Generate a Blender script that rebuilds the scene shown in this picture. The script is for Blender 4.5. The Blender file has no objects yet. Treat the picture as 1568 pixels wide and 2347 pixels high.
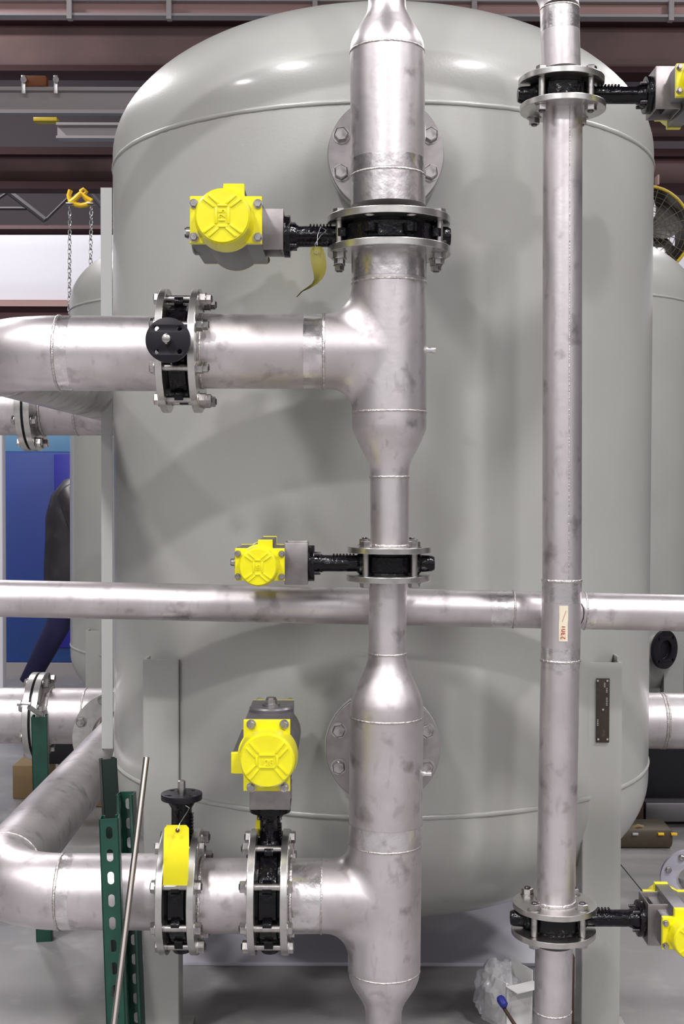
import bpy, bmesh, math, random
from mathutils import Vector, Matrix
random.seed(4)
PI = math.pi
scene = bpy.context.scene
COL = scene.collection

# ---------------------------------------------------------------- camera
F = 2850.0
CAM_Z = 1.5
cam = bpy.data.cameras.new('camera')
cam.sensor_fit = 'HORIZONTAL'; cam.sensor_width = 36.0; cam.lens = F / 1568 * 36.0
cam.clip_start = 0.05; cam.clip_end = 100
camo = bpy.data.objects.new('camera', cam); COL.objects.link(camo)
CR = (Matrix.Rotation(math.radians(90 - 1.47), 4, 'X') @ Matrix.Rotation(math.radians(0.16), 4, 'Z'))
camo.matrix_world = Matrix.Translation((0, 0, CAM_Z)) @ CR
scene.camera = camo

# ---------------------------------------------------------------- world, lamps, exposure
w = bpy.data.worlds.new('world'); scene.world = w; w.use_nodes = True
w.node_tree.nodes['Background'].inputs['Color'].default_value = (0.86, 0.84, 0.86, 1)
wn = w.node_tree   # added ambient fill, shaped for the steel's reflections: dim near the horizon, brighter above
tcw = wn.nodes.new('ShaderNodeTexCoord'); sep = wn.nodes.new('ShaderNodeSeparateXYZ'); mrw = wn.nodes.new('ShaderNodeMapRange')
mrw.interpolation_type = 'SMOOTHSTEP'
for k_, v_ in (('From Min', -0.05), ('From Max', 0.38), ('To Min', 0.34), ('To Max', 1.45)): mrw.inputs[k_].default_value = v_
wn.links.new(tcw.outputs['Generated'], sep.inputs[0]); wn.links.new(sep.outputs['Z'], mrw.inputs['Value'])
wn.links.new(mrw.outputs[0], wn.nodes['Background'].inputs['Strength'])
scene.view_settings.view_transform = 'Standard'; scene.view_settings.look = 'None'
scene.view_settings.exposure = -0.2; scene.view_settings.gamma = 1.0
def lamp(x, y, z, power, size=0.8, col=(1, 0.97, 0.98)):
    l = bpy.data.lights.new('high_bay_and_fill_light', 'AREA'); l.shape = 'DISK'; l.size = size; l.energy = power; l.color = col
    o = bpy.data.objects.new('high_bay_and_fill_light', l); COL.objects.link(o); o.location = (x, y, z)
for (x, y, p) in [(-3.0, 0.5, 330), (3.0, 0.2, 330), (-6.3, 0.2, 200), (6.3, 0.2, 200),
                  (-5.0, 8.5, 300), (5.4, 6.2, 260), (-4.2, 11.6, 330), (4.6, 11.6, 260), (-2.8, -4.8, 420), (2.8, -4.8, 420)]:  # the pair nearest the back wall is added to brighten it
    lamp(x, y, 7.0, p)

# ---------------------------------------------------------------- pixel helpers (a pixel and a distance give a point)
def P(px, py, Y):
    d = CR.to_3x3() @ Vector(((px - 784) / F, -(py - 1173.5) / F, -1))
    return Vector((0, 0, CAM_Z)) + d * (Y / d.y)
def Zp(py, Y, px=784): return P(px, py, Y).z
def Xp(px, Y, py=1100): return P(px, py, Y).x

# ---------------------------------------------------------------- materials
def mat(name, col, rough=0.5, metal=0.0, noise=None, bump=None, coat=0.0, spec=0.5, r2=None, coatr=0.08):
    m = bpy.data.materials.new(name); m.use_nodes = True
    nt = m.node_tree; b = nt.nodes['Principled BSDF']; L = nt.links
    b.inputs['Base Color'].default_value = (*col, 1); b.inputs['Roughness'].default_value = rough
    b.inputs['Metallic'].default_value = metal; b.inputs['Coat Weight'].default_value = coat
    b.inputs['Coat Roughness'].default_value = coatr
    b.inputs['Specular IOR Level'].default_value = spec
    tc = nt.nodes.new('ShaderNodeTexCoord')
    if noise:   # list of (scale, colour2, lo, hi, stretch)
        last = None
        for (sc, c2, lo, hi, st) in noise:
            mp = nt.nodes.new('ShaderNodeMapping'); mp.inputs['Scale'].default_value = st
            L.new(tc.outputs['Object'], mp.inputs['Vector'])
            n = nt.nodes.new('ShaderNodeTexNoise'); n.inputs['Scale'].default_value = sc; n.inputs['Detail'].default_value = 5
            L.new(mp.outputs[0], n.inputs['Vector'])
            mr = nt.nodes.new('ShaderNodeMapRange'); mr.inputs['From Min'].default_value = lo; mr.inputs['From Max'].default_value = hi
            L.new(n.outputs['Fac'], mr.inputs['Value'])
            mx = nt.nodes.new('ShaderNodeMix'); mx.data_type = 'RGBA'
            L.new(mr.outputs[0], mx.inputs[0])
            if last: L.new(last, mx.inputs[6])
            else: mx.inputs[6].default_value = (*col, 1)
            mx.inputs[7].default_value = (*c2, 1)
            last = mx.outputs[2]
            if r2 is not None and (sc, c2, lo, hi, st) == noise[0]:
                m2 = nt.nodes.new('ShaderNodeMapRange'); m2.inputs['To Min'].default_value = rough; m2.inputs['To Max'].default_value = r2
                L.new(mr.outputs[0], m2.inputs['Value']); L.new(m2.outputs[0], b.inputs['Roughness'])
        L.new(last, b.inputs['Base Color'])
    if bump:
        n = nt.nodes.new('ShaderNodeTexNoise'); n.inputs['Scale'].default_value = bump[0]; n.inputs['Detail'].default_value = 3
        L.new(tc.outputs['Object'], n.inputs['Vector'])
        bp = nt.nodes.new('ShaderNodeBump'); bp.inputs['Strength'].default_value = bump[1]; bp.inputs['Distance'].default_value = 0.01
        L.new(n.outputs['Fac'], bp.inputs['Height']); L.new(bp.outputs[0], b.inputs['Normal'])
    return m
O1 = (1, 1, 1)
M = {}
M['steel'] = mat('mill_stainless', (0.72, 0.68, 0.695), 0.36, 0.92,
                 [(7, (0.58, 0.54, 0.55), 0.40, 0.60, O1), (19, (0.34, 0.305, 0.315), 0.58, 0.76, O1), (60, (0.50, 0.47, 0.47), 0.60, 0.8, (1, 1, 0.25))], (35, 0.05), r2=0.46)
M['flange'] = mat('machined_stainless', (0.62, 0.61, 0.59), 0.3, 1.0, [(40, (0.52, 0.51, 0.49), 0.45, 0.7, O1)], (90, 0.008))
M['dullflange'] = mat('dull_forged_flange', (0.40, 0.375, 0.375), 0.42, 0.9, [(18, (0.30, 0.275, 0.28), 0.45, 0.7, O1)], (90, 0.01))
M['polish'] = mat('brushed_band', (0.80, 0.77, 0.78), 0.25, 0.96, [(14, (0.58, 0.54, 0.55), 0.45, 0.62, O1), (40, (0.45, 0.42, 0.43), 0.6, 0.75, O1)], (50, .12), r2=.4)
M['weld'] = mat('weld_metal', (0.70, 0.67, 0.66), 0.36, 0.95, [(120, (0.5, 0.46, 0.45), 0.4, 0.65, O1)], (260, 0.3))
M['bolt'] = mat('bolt_steel', (0.5, 0.48, 0.47), 0.28, 1.0, [(60, (0.3, 0.28, 0.28), 0.45, 0.7, O1)])
M['thread'] = mat('dark_thread', (0.12, 0.11, 0.12), 0.35, 0.9)
M['paint'] = mat('grey_tank_paint', (0.398, 0.405, 0.38), 0.38, 0.0, [(3.0, (0.38, 0.38, 0.362), 0.4, 0.65, O1), (40, (0.36, 0.36, 0.34), 0.68, 0.8, O1)], (150, 0.035), coat=0.4, coatr=0.14)
M['pale'] = mat('pale_post_paint', (0.52, 0.53, 0.52), 0.5)
M['black'] = mat('gloss_black_paint', (0.003, 0.0025, 0.004), 0.2, 0.0, None, (60, 0.3), coat=0.0, spec=0.3)
M['matblack'] = mat('satin_black', (0.007, 0.006, 0.010), 0.4, spec=.35)
M['yellow'] = mat('yellow_enamel', (0.78, 0.72, 0.004), 0.3, 0.0, [(14, (0.74, 0.66, 0.004), 0.5, 0.7, O1)], (60, 0.05), coat=0.35)
M['alu'] = mat('anodised_grey', (0.20, 0.19, 0.20), 0.36, 0.75)
M['bracket'] = mat('bracket_stainless', (0.33, 0.305, 0.305), 0.4, 1.0, [(30, (0.25, 0.225, 0.225), 0.4, 0.7, (1, 1, .15))])
M['green'] = mat('green_strut_paint', (0.006, 0.055, 0.036), 0.35, 0.0, [(20, (0.005, 0.04, 0.028), 0.4, 0.7, O1)])
M['shadegreen'] = mat('shaded_green_strut_paint', (0.005, 0.018, 0.014), 0.45)  # strut green darkened to carry the shadow it stands in
M['zinc'] = mat('galvanised', (0.6, 0.6, 0.6), 0.35, 1.0)
M['rod'] = mat('plain_rod', (0.45, 0.41, 0.38), 0.3, 1.0)
M['tag'] = mat('yellow_tag', (0.86, 0.78, 0.01), 0.55, 0.0, [(25, (0.72, 0.63, 0.02), 0.58, 0.7, O1)])
M['oldtag'] = mat('soiled_tag', (0.22, 0.195, 0.025), 0.7, 0.0, [(25, (0.16, 0.14, 0.025), 0.4, 0.7, O1)])
M['cream'] = mat('masking_tape', (0.72, 0.66, 0.5), 0.7)
M['redink'] = mat('red_ink', (0.45, 0.02, 0.02), 0.6)
M['name'] = mat('bronze_nameplate', (0.07, 0.055, 0.045), 0.35, 0.7, [(60, (0.14, 0.12, 0.1), 0.6, 0.75, O1)])
M['floor'] = mat('sealed_concrete', (0.27, 0.262, 0.262), 0.36, 0.0, [(1.6, (0.22, 0.212, 0.212), 0.42, 0.62, O1), (9, (0.33, 0.32, 0.32), 0.55, 0.75, O1), (30, (0.26, 0.25, 0.25), 0.66, 0.8, O1)], (20, 0.05))
M['maroon'] = mat('oxide_primer', (0.05, 0.014, 0.018), 0.7)  # oxide primer, also the unlit tone painted on beam flanges
M['mauve'] = mat('lit_primer', (0.17, 0.095, 0.095), 0.6, 0.0, [(1.5, (0.12, 0.075, 0.072), 0.4, 0.65, O1)])  # primer tone of the lit beam webs, light put into the colour
M['rose'] = mat('rose_flange', (0.40, 0.25, 0.24), 0.6)
M['greybeam'] = mat('grey_beam_paint', (0.36, 0.33, 0.34), 0.55)
M['darkwall'] = mat('dark_wall', (0.03, 0.022, 0.028), 0.8)
M['shadewall'] = mat('grey_shade_wall', (0.13, 0.12, 0.125), 0.8)
M['trussgrey'] = mat('dull_truss_grey', (0.10, 0.09, 0.095), 0.7)
M['deck'] = mat('roof_deck', (0.05, 0.035, 0.04), 0.8)
M['whitewall'] = mat('white_insulation', (0.72, 0.72, 0.78), 0.7)
M['blue'] = mat('blue_sheet', (0.022, 0.055, 0.30), 0.45, 0.0, [(1.2, (0.02, 0.07, 0.26), 0.4, 0.65, O1)])
M['bluedoor'] = mat('deep_blue_door', (0.022, 0.022, 0.33), 0.4)
M['lightblue'] = mat('light_blue_strip', (0.17, 0.36, 0.58), 0.5)
M['jacket'] = mat('black_jacket', (0.032, 0.028, 0.034), 0.42, 0.0, [(12, (0.055, 0.05, 0.055), 0.5, 0.7, O1)])
M['jeans'] = mat('navy_trousers', (0.02, 0.018, 0.075), 0.85)
M['skin'] = mat('skin', (0.5, 0.3, 0.22), 0.5)
M['hair'] = mat('dark_hair', (0.03, 0.02, 0.015), 0.6)
M['card'] = mat('cardboard', (0.22, 0.15, 0.075), 0.85)
M['olive'] = mat('olive_case', (0.055, 0.04, 0.022), 0.5)
M['plastic'] = mat('white_carton', (0.72, 0.71, 0.70), 0.6)
M['bluebit'] = mat('blue_plastic', (0.02, 0.03, 0.25), 0.4)
M['wood'] = mat('brown_wood', (0.06, 0.03, 0.018), 0.7)
M['orange'] = mat('rusty_orange', (0.20, 0.06, 0.015), 0.6)
M['hoist'] = mat('hoist_yellow', (0.85, 0.52, 0.02), 0.4)
M['plate'] = mat('lavender_plate', (0.46, 0.45, 0.52), 0.35, 0.0, None, (15, 0.05))
M['fanguard'] = mat('olive_mesh', (0.085, 0.07, 0.045), 0.4, 0.4)
M['fanyellow'] = mat('fan_yellow_rim', (0.55, 0.40, 0.02), 0.4)
mb = mat('clear_bag', (0.85, 0.85, 0.88), 0.25); mb.node_tree.nodes['Principled BSDF'].inputs['Transmission Weight'].default_value = 0.55
mb.node_tree.nodes['Principled BSDF'].inputs['Alpha'].default_value = 0.6; M['bag'] = mb

# ---------------------------------------------------------------- object helpers
INV = {}
def tag(o, label=None, cat=None, group=None, kind=None):
    if label: o['label'] = label
    if cat: o['category'] = cat
    if group: o['group'] = group
    if kind: o['kind'] = kind
    return o
def root(name, loc, label, cat, group=None, rot=None):
    o = bpy.data.objects.new(name, None); COL.objects.link(o); o.empty_display_size = 0.05
    m = Matrix.Translation(Vector(loc))
    if rot is not None: m = m @ rot.to_4x4()
    o.matrix_world = m; INV[o.name] = m.inverted()
    return tag(o, label, cat, group)
def mesh_from(bm, name='m'):
    bmesh.ops.remove_doubles(bm, verts=bm.verts, dist=1e-5)
    bmesh.ops.recalc_face_normals(bm, faces=bm.faces)
    me = bpy.data.meshes.new(name); bm.to_mesh(me); bm.free(); return me
def link(name, me, material, parent=None, mx=None, sharp=32, world=False):
    """world=True: mesh or matrix is in world space, parent (if any) is an unrotated/rotated root."""
    if material is not None and not me.materials: me.materials.append(material)
    if not me.get('s'):
        me.shade_smooth(); me.set_sharp_from_angle(angle=math.radians(sharp)); me['s'] = 1
    o = bpy.data.objects.new(name, me); COL.objects.link(o)
    if parent: o.parent = parent
    m = mx if mx is not None else Matrix.Identity(4)
    if world and parent: 
        inv = INV.get(parent.name)
        if inv is None: inv = Matrix.Identity(4)
        m = inv @ m
    o.matrix_local = m
    return o
def part(name, bm, material, parent=None, mx=None, sharp=32, world=True):
    me = mesh_from(bm, name)
    if world and parent and mx is None:
        inv = INV.get(parent.name)
        if inv is not None: me.transform(inv)
        return link(name, me, material, parent, None, sharp)
    return link(name, me, material, parent, mx, sharp, world)
def sub(name, bm, material, parent_part, top, sharp=32):
    """sub-part of a part whose own matrix is identity under the root `top`, world coordinates"""
    me = mesh_from(bm, name); me.transform(INV[top.name]); return link(name, me, material, parent_part, None, sharp)

def frame(axis, up=Vector((0, 0, 1))):
    z = Vector(axis).normalized()
    if abs(z.dot(up)) > 0.99: up = Vector((0, 1, 0))
    x = up.cross(z).normalized(); y = z.cross(x)
    return x, y, z
def mframe(o, axis, up=Vector((0, 0, 1))):
    x, y, z = frame(axis, up)
    m = Matrix((x, y, z)).transposed().to_4x4(); m.translation = Vector(o); return m
def lathe(bm, p0, p1, prof, n=48, cap=True):
    """prof: list of (distance along p0->p1, radius)"""
    p0 = Vector(p0); p1 = Vector(p1); x, y, z = frame(p1 - p0)
    rings = []
    for (t, r) in prof:
        c = p0 + z * t
        rings.append([bm.verts.new(c + (x * math.cos(2 * PI * i / n) + y * math.sin(2 * PI * i / n)) * max(r, 1e-5)) for i in range(n)])
    for a, b in zip(rings, rings[1:]):
        for i in range(n): bm.faces.new((a[i], a[(i + 1) % n], b[(i + 1) % n], b[i]))
    if cap:
        if prof[0][1] > 1e-4: bm.faces.new(rings[0][::-1])
        if prof[-1][1] > 1e-4: bm.faces.new(rings[-1])
    return rings
def cyl(bm, p0, p1, r, n=32, ch=0.0):
    L = (Vector(p1) - Vector(p0)).length
    pr = [(0, r - ch), (ch, r), (L - ch, r), (L, r - ch)] if ch else [(0, r), (L, r)]
    lathe(bm, p0, p1, pr, n)
def sweep(bm, pts, r, n=24, closed=False, cap=True):
    pts = [Vector(p) for p in pts]; N = len(pts); rings = []; prev = None
    for i, p in enumerate(pts):
        if closed: t = pts[(i + 1) % N] - pts[i - 1]
        else: t = pts[min(i + 1, N - 1)] - pts[max(i - 1, 0)]
        t.normalize()
        if prev is None: x, y, _ = frame(t)
        else:
            x = prev - t * prev.dot(t); x.normalize(); y = t.cross(x)
        prev = x
        rr = r[i] if isinstance(r, (list, tuple)) else r
        rings.append([bm.verts.new(p + (x * math.cos(2 * PI * k / n) + y * math.sin(2 * PI * k / n)) * rr) for k in range(n)])
    pairs = list(zip(rings, rings[1:])) + ([(rings[-1], rings[0])] if closed else [])
    for a, b in pairs:
        for k in range(n): bm.faces.new((a[k], a[(k + 1) % n], b[(k + 1) % n], b[k]))
    if cap and not closed: bm.faces.new(rings[0][::-1]); bm.faces.new(rings[-1])
def arc(c, a, b, R, th0, th1, n=14):
    """points c + R(cos a + sin b)"""
    return [Vector(c) + (Vector(a) * math.cos(th0 + (th1 - th0) * i / n) + Vector(b) * math.sin(th0 + (th1 - th0) * i / n)) * R for i in range(n + 1)]
def ringw(bm, c, axis, R, r, n=64, wob=0.0):
    """weld bead: thin torus with a rippled radius"""
    x, y, z = frame(axis); N = n; rings = []
    for i in range(N):
        a = 2 * PI * i / N; d = x * math.cos(a) + y * math.sin(a)
        rr = r * (1 + wob * random.uniform(-1, 1)); cz = Vector(c) + z * r * wob * random.uniform(-.8, .8)
        rings.append([bm.verts.new(cz + d * (R + math.cos(2 * PI * k / 8) * rr * .7) + z * math.sin(2 * PI * k / 8) * rr * 1.3) for k in range(8)])
    for i in range(N):
        A = rings[i]; B = rings[(i + 1) % N]
        for k in range(8): bm.faces.new((A[k], A[(k + 1) % 8], B[(k + 1) % 8], B[k]))
def box(bm, lo, hi, bev=0.0, mx=None):
    lo = Vector(lo); hi = Vector(hi)
    vs = [bm.verts.new((x, y, z)) for x in (lo.x, hi.x) for y in (lo.y, hi.y) for z in (lo.z, hi.z)]
    fs = [(0, 1, 3, 2), (4, 6, 7, 5), (0, 4, 5, 1), (2, 3, 7, 6), (0, 2, 6, 4), (1, 5, 7, 3)]
    faces = [bm.faces.new([vs[i] for i in f]) for f in fs]
    if mx is not None: bmesh.ops.transform(bm, matrix=mx, verts=vs)
    if bev:
        es = list({e for f in faces for e in f.edges})
        bmesh.ops.bevel(bm, geom=es, offset=bev, segments=2, affect='EDGES', profile=0.5)
def plate(loops, th, bev=0.0, z0=0.0):
    """flat plate with holes in the XY plane, from z0 to z0+th"""
    cu = bpy.data.curves.new('c', 'CURVE'); cu.dimensions = '2D'; cu.fill_mode = 'BOTH'
    cu.extrude = th / 2 - bev; cu.bevel_depth = bev; cu.bevel_resolution = 1; cu.offset = -bev
    for lp in loops:
        s = cu.splines.new('POLY'); s.points.add(len(lp) - 1); s.use_cyclic_u = True
        for i, (x, y) in enumerate(lp): s.points[i].co = (x, y, 0, 1)
    o = bpy.data.objects.new('c', cu); COL.objects.link(o)
    dg = bpy.context.evaluated_depsgraph_get(); dg.update()
    me = bpy.data.meshes.new_from_object(o.evaluated_get(dg))
    bpy.data.objects.remove(o); bpy.data.curves.remove(cu)
    me.transform(Matrix.Translation((0, 0, z0 + th / 2))); me.materials.clear()
    bm = bmesh.new(); bm.from_mesh(me); bmesh.ops.remove_doubles(bm, verts=bm.verts, dist=1e-6); bm.to_mesh(me); bm.free()
    return me
def circ(x, y, r, n=40): return [(x + r * math.cos(2 * PI * i / n), y + r * math.sin(2 * PI * i / n)) for i in range(n)]
def slot(x, y, hw, hh, n=8):
    pts = [(x + hw * math.cos(a), y + (hh - hw) + hw * math.sin(a)) for a in [PI * i / n for i in range(n + 1)]]
    pts += [(x + hw * math.cos(a), y - (hh - hw) + hw * math.sin(a)) for a in [PI + PI * i / n for i in range(n + 1)]]
    return pts
def text_mesh(s, size, th):
    cu = bpy.data.curves.new('t', 'FONT'); cu.body = s; cu.size = size; cu.extrude = th; cu.align_x = 'CENTER'; cu.align_y = 'CENTER'
    o = bpy.data.objects.new('t', cu); COL.objects.link(o)
    dg = bpy.context.evaluated_depsgraph_get(); dg.update()
    me = bpy.data.meshes.new_from_object(o.evaluated_get(dg)); bpy.data.objects.remove(o); me.materials.clear(); return me
def tee(bm, C, run, br, r, Hu, Hd, L, rho, rho2=None, nth=40, na=12):
    """smooth tee: run axis `run`, branch axis `br`, both through C; equal radii"""
    C = Vector(C); Zv = Vector(run).normalized(); Xv = Vector(br).normalized(); Yv = Zv.cross(Xv)
    nv = 6; nh = 6
    def contour(th):
        y = r * math.cos(th); wd = r * math.sin(th); rc = .3 * min(rho, rho2 or rho); zts = []
        up, lo, rt = [], [], []
        for H, out, sg, ro in ((Hu, up, 1, rho), (Hd, lo, -1, rho2 or rho)):
            rh = rc + (ro - rc) * math.sin(th); zt = wd + rh; zts.append(zt)
            for i in range(nv): out.append((wd, sg * (H + (zt - H) * i / (nv - 1))))
            for i in range(1, na): 
                a = PI / 2 * i / na
                out.append((wd + rh - rh * math.cos(a), sg * (wd + rh - rh * math.sin(a))))
            for i in range(nh): out.append((wd + rh + (L - wd - rh) * i / (nh - 1), sg * wd))
        zu, zl = zts
        rt = [(-wd, Hu + (zu - Hu) * i / (nv - 1)) for i in range(nv)] + [(-wd, zu - (zu + zl) * i / 8) for i in range(1, 8)] + [(-wd, -zl + (-Hd + zl) * i / (nv - 1)) for i in range(nv)]
        return y, up, lo, rt
    prev = None
    for j in range(nth + 1):
        th = PI * j / nth
        y, up, lo, rt = contour(th)
        rows = [[bm.verts.new(C + Xv * x + Zv * z + Yv * y) for (x, z) in c] for c in (up, lo, rt)]
        if prev:
            for A, B in zip(prev, rows):
                for i in range(len(A) - 1): bm.faces.new((A[i], A[i + 1], B[i + 1], B[i]))
        if j in (0, nth):
            for i in range(nv - 1, nv + na - 1): bm.faces.new((rows[0][i], rows[0][i + 1], rows[1][i + 1], rows[1][i]))
        prev = rows

def prism(bm, poly, z0, z1):
    a = [bm.verts.new((x, y, z0)) for x, y in poly]; c = [bm.verts.new((x, y, z1)) for x, y in poly]; n = len(poly)
    for i in range(n): bm.faces.new((a[i], a[(i + 1) % n], c[(i + 1) % n], c[i]))
    bm.faces.new(a[::-1]); bm.faces.new(c)
def channel_poly(x0, x1, y, d, t):
    k = .0025
    return [(x0, y + k), (x0 + k, y), (x1 - k, y), (x1, y + k), (x1, y + d), (x1 - t, y + d), (x1 - t, y + t), (x0 + t, y + t), (x0 + t, y + d), (x0, y + d)]
def angle_poly(x0, x1, y, d, t): return [(x0, y), (x1, y), (x1, y + t), (x0 + t, y + t), (x0 + t, y + d), (x0, y + d)]

# shared meshes ------------------------------------------------------------
CACHE = {}
def flange_mesh(R, rin, th, bc, nb, hr, ph):
    k = ('fl', R, rin, th, bc, nb, hr, ph)
    if k not in CACHE:
        loops = [circ(0, 0, R, 96)]
        if rin: loops.append(circ(0, 0, rin, 64))
        for i in range(nb):
            a = ph + 2 * PI * i / nb; loops.append(circ(bc * math.cos(a), bc * math.sin(a), hr, 20))
        CACHE[k] = plate(loops, th, 0.0012)
    return CACHE[k]
F6 = dict(R=0.1395, rin=0.075, th=0.016, bc=0.1205, nb=8, hr=0.0105, ph=PI / 8)
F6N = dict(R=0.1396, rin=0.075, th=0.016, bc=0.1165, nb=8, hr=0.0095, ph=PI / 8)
F3 = dict(R=0.0960, rin=0.038, th=0.0135, bc=0.0762, nb=4, hr=0.0095, ph=PI / 4)
F8 = dict(R=0.1715, rin=0.10, th=0.024, bc=0.149, nb=8, hr=0.011, ph=PI / 8)
def hexm(r, h, key):
    k = ('hex', r, h, key)
    if k not in CACHE:
        bm = bmesh.new(); lathe(bm, (0, 0, 0), (0, 0, 1), [(0, r), (h * .8, r), (h, r * .86)], 6); CACHE[k] = mesh_from(bm)
        CACHE[k].materials.append(M['bolt'])
    return CACHE[k]
def bolt_mesh(grip, r, hr, hh, out, dark=True):
    """head below z=0, shank up through grip, thread sticking `out` past"""
    k = ('bolt', round(grip, 4), r, hr, hh, out)
    if k not in CACHE:
        bm = bmesh.new()
        lathe(bm, (0, 0, -hh - .002), (0, 0, 1), [(0, hr * .84), (hh * .2, hr), (hh, hr)], 6)
        lathe(bm, (0, 0, -.002), (0, 0, 1), [(0, hr * 1.18), (.002, hr * 1.18)], 24)
        lathe(bm, (0, 0, 0), (0, 0, 1), [(0, r), (grip, r)], 20)
        nf = len(bm.faces)
        pr = []; z = grip
        while z < grip + out: pr += [(z, r), (z + .001, r * .86)]; z += .002
        lathe(bm, (0, 0, 0), (0, 0, 1), pr + [(z, r * .8)], 16)
        bm.faces.ensure_lookup_table()
        for f in bm.faces[nf:]: f.material_index = 1
        CACHE[k] = mesh_from(bm); CACHE[k].materials.append(M['bolt']); CACHE[k].materials.append(M['thread'])
    return CACHE[k]
def nut_mesh(r):
    k = ('nut', r)
    if k not in CACHE:
        bm = bmesh.new()
        lathe(bm, (0, 0, 0), (0, 0, 1), [(0, r * 1.2), (.002, r * 1.2)], 24)
        lathe(bm, (0, 0, .002), (0, 0, 1), [(0, r), (r * .85, r), (r * .95, r * .84)], 6)
        CACHE[k] = mesh_from(bm); CACHE[k].materials.append(M['bolt'])
    return CACHE[k]
def bolts(parent, mx, angs, bc, z0, grip, r=.0082, hr=.0145, hh=.010, out=.03, flip=False, two=False):
    """flange bolts in the local frame mx (axis = local z), from z0 spanning grip"""
    for a in angs:
        m = mx @ Matrix.Translation((bc * math.cos(a), bc * math.sin(a), z0)) @ Matrix.Rotation(random.uniform(0, 1), 4, 'Z')
        if flip: m = m @ Matrix.Translation((0, 0, grip)) @ Matrix.Rotation(PI, 4, 'X')
        b = link('flange_bolt', bolt_mesh(grip, r, hr, hh, out), None, parent, m)
        link('nut', nut_mesh(hr), None, b, Matrix.Translation((0, 0, grip)))
        if two: link('nut', nut_mesh(hr * .82), None, b, Matrix.Translation((0, 0, grip + hr)))
def bead(parent, c, axis, R, r=.0024):
    bm = bmesh.new(); ringw(bm, c, axis, R, r * .75, 120, .2); return part('weld_bead', bm, M['weld'], parent, sharp=80)
def flange(parent, c, axis, spec, label=None, roll=0):
    """c = face nearest the pipe, plate extends along axis"""
    m = mframe(c, axis) @ Matrix.Rotation(roll, 4, 'Z')
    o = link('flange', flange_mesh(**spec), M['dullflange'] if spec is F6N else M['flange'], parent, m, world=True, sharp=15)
    if label: o['label'] = label
    return o
def band(bm, p0, p1, t0, t1, r, mi=1, n=48):
    """polished ring of wall on a pipe, second material"""
    nf = len(bm.faces)
    z = (Vector(p1) - Vector(p0)).normalized()
    lathe(bm, Vector(p0) + z * t0, p1, [(0, r), (t1 - t0, r)], n, cap=False)
    bm.faces.ensure_lookup_table()
    for f in bm.faces[nf:]: f.material_index = mi
def pipe_part(name, bm, parent):
    o = part(name, bm, M['steel'], parent, sharp=40)
    o.data.materials.append(M['polish']); return o
def lathe_px(bm, a, b, Y, prof, n=64):
    """a,b pixel (x,y) ends of the axis; prof list of (pixel y or x along the main direction, radius in pixels)"""
    p0 = P(a[0], a[1], Y); p1 = P(b[0], b[1], Y); L = (p1 - p0).length
    k = 0 if abs(b[0] - a[0]) > abs(b[1] - a[1]) else 1
    pr = [((v - a[k]) / (b[k] - a[k]) * L, r * Y / F) for v, r in prof]
    lathe(bm, p0, p1, pr, n); return p0, p1, pr

# ================================================================ SETTING
def struct(name, bm, m): 
    return tag(part(name, bm, m), kind='structure')
b = bmesh.new(); box(b, (-12, -6, -.1), (12, 16, 0)); struct('floor', b, M['floor'])
b = bmesh.new(); box(b, (-12, -6, 8), (12, 16, 8.15)); struct('ceiling', b, M['deck'])
WY = 14.5
b = bmesh.new(); box(b, (-12, WY, 0), (12, WY + .2, 8)); struct('wall_back', b, M['darkwall'])
b = bmesh.new(); box(b, (-12.2, -6, 0), (-12, 16, 8)); struct('shade_wall_left', b, M['shadewall'])  # unseen side walls, added to darken the pipes' edge reflections
b = bmesh.new(); box(b, (12, -6, 0), (12.2, 16, 8)); struct('shade_wall_right', b, M['shadewall'])
# pale insulated wall band and the rails on the wall
def wband(name, y0, y1, Y, m, th=.15, x0=-12, x1=12, structure=True):
    b = bmesh.new(); box(b, (x0, Y - th, Zp(y1, Y - th)), (x1, Y, Zp(y0, Y - th))); return struct(name, b, m)
wband('trim_1', 532, 689, WY, M['whitewall'], .12)
wband('trim_2', 689, 704, WY, M['rose'], .25)
wband('trim_3', 704, 760, WY, M['maroon'], .2)

# ================================================================ ROOF AND CRANE STEELWORK
def ibeam(name, ytop, ybot, Y, x0, x1, fl, mweb, mfl, label, cat='beam', group=None, yfl=.10):
    zt = Zp(ytop, Y); zb = Zp(ybot, Y); r = root(name, ((x0 + x1) / 2, Y, zb), label, cat, group)
    b = bmesh.new(); box(b, (x0, Y, zb + fl), (x1, Y + .02, zt - fl)); part('web', b, mweb, r)
    for z in (zb, zt - fl):
        b = bmesh.new(); box(b, (x0, Y - yfl, z), (x1, Y + yfl, z + fl)); part('beam_flange', b, mfl, r)
    return r
r = ibeam('crane_girder', 48, 175, 11.0, -7, 7, .05, M['mauve'], M['maroon'], 'deep maroon crane girder crossing behind the tank dome, the widest beam', yfl=.13)
r = ibeam('roof_beam', 2, 42, 10.0, -7, 7, .02, M['rose'], M['greybeam'], 'narrow rose-brown eave beam along the very top of the photo', yfl=.05)
for px in (-330, 165, 390, 720, 1080, 1525, 1800):
    X = Xp(px, 10); b = bmesh.new(); box(b, (X - .02, 9.94, Zp(44, 9.94)), (X + .02, 10, Zp(-2, 9.94))); part('joint_plate', b, M['greybeam'], r)
r = ibeam('monorail_beam', 204, 264, 10.5, -7, Xp(520, 10.5), .03, M['greybeam'], M['greybeam'], 'pale grey monorail beam left of the tank dome', yfl=.04)
r = ibeam('girt_beam', 286, 322, 10.2, Xp(134, 10.2), Xp(420, 10.2), .02, M['greybeam'], M['greybeam'], 'short grey beam under the pale monorail beam, left of the dome', yfl=.05)
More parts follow.
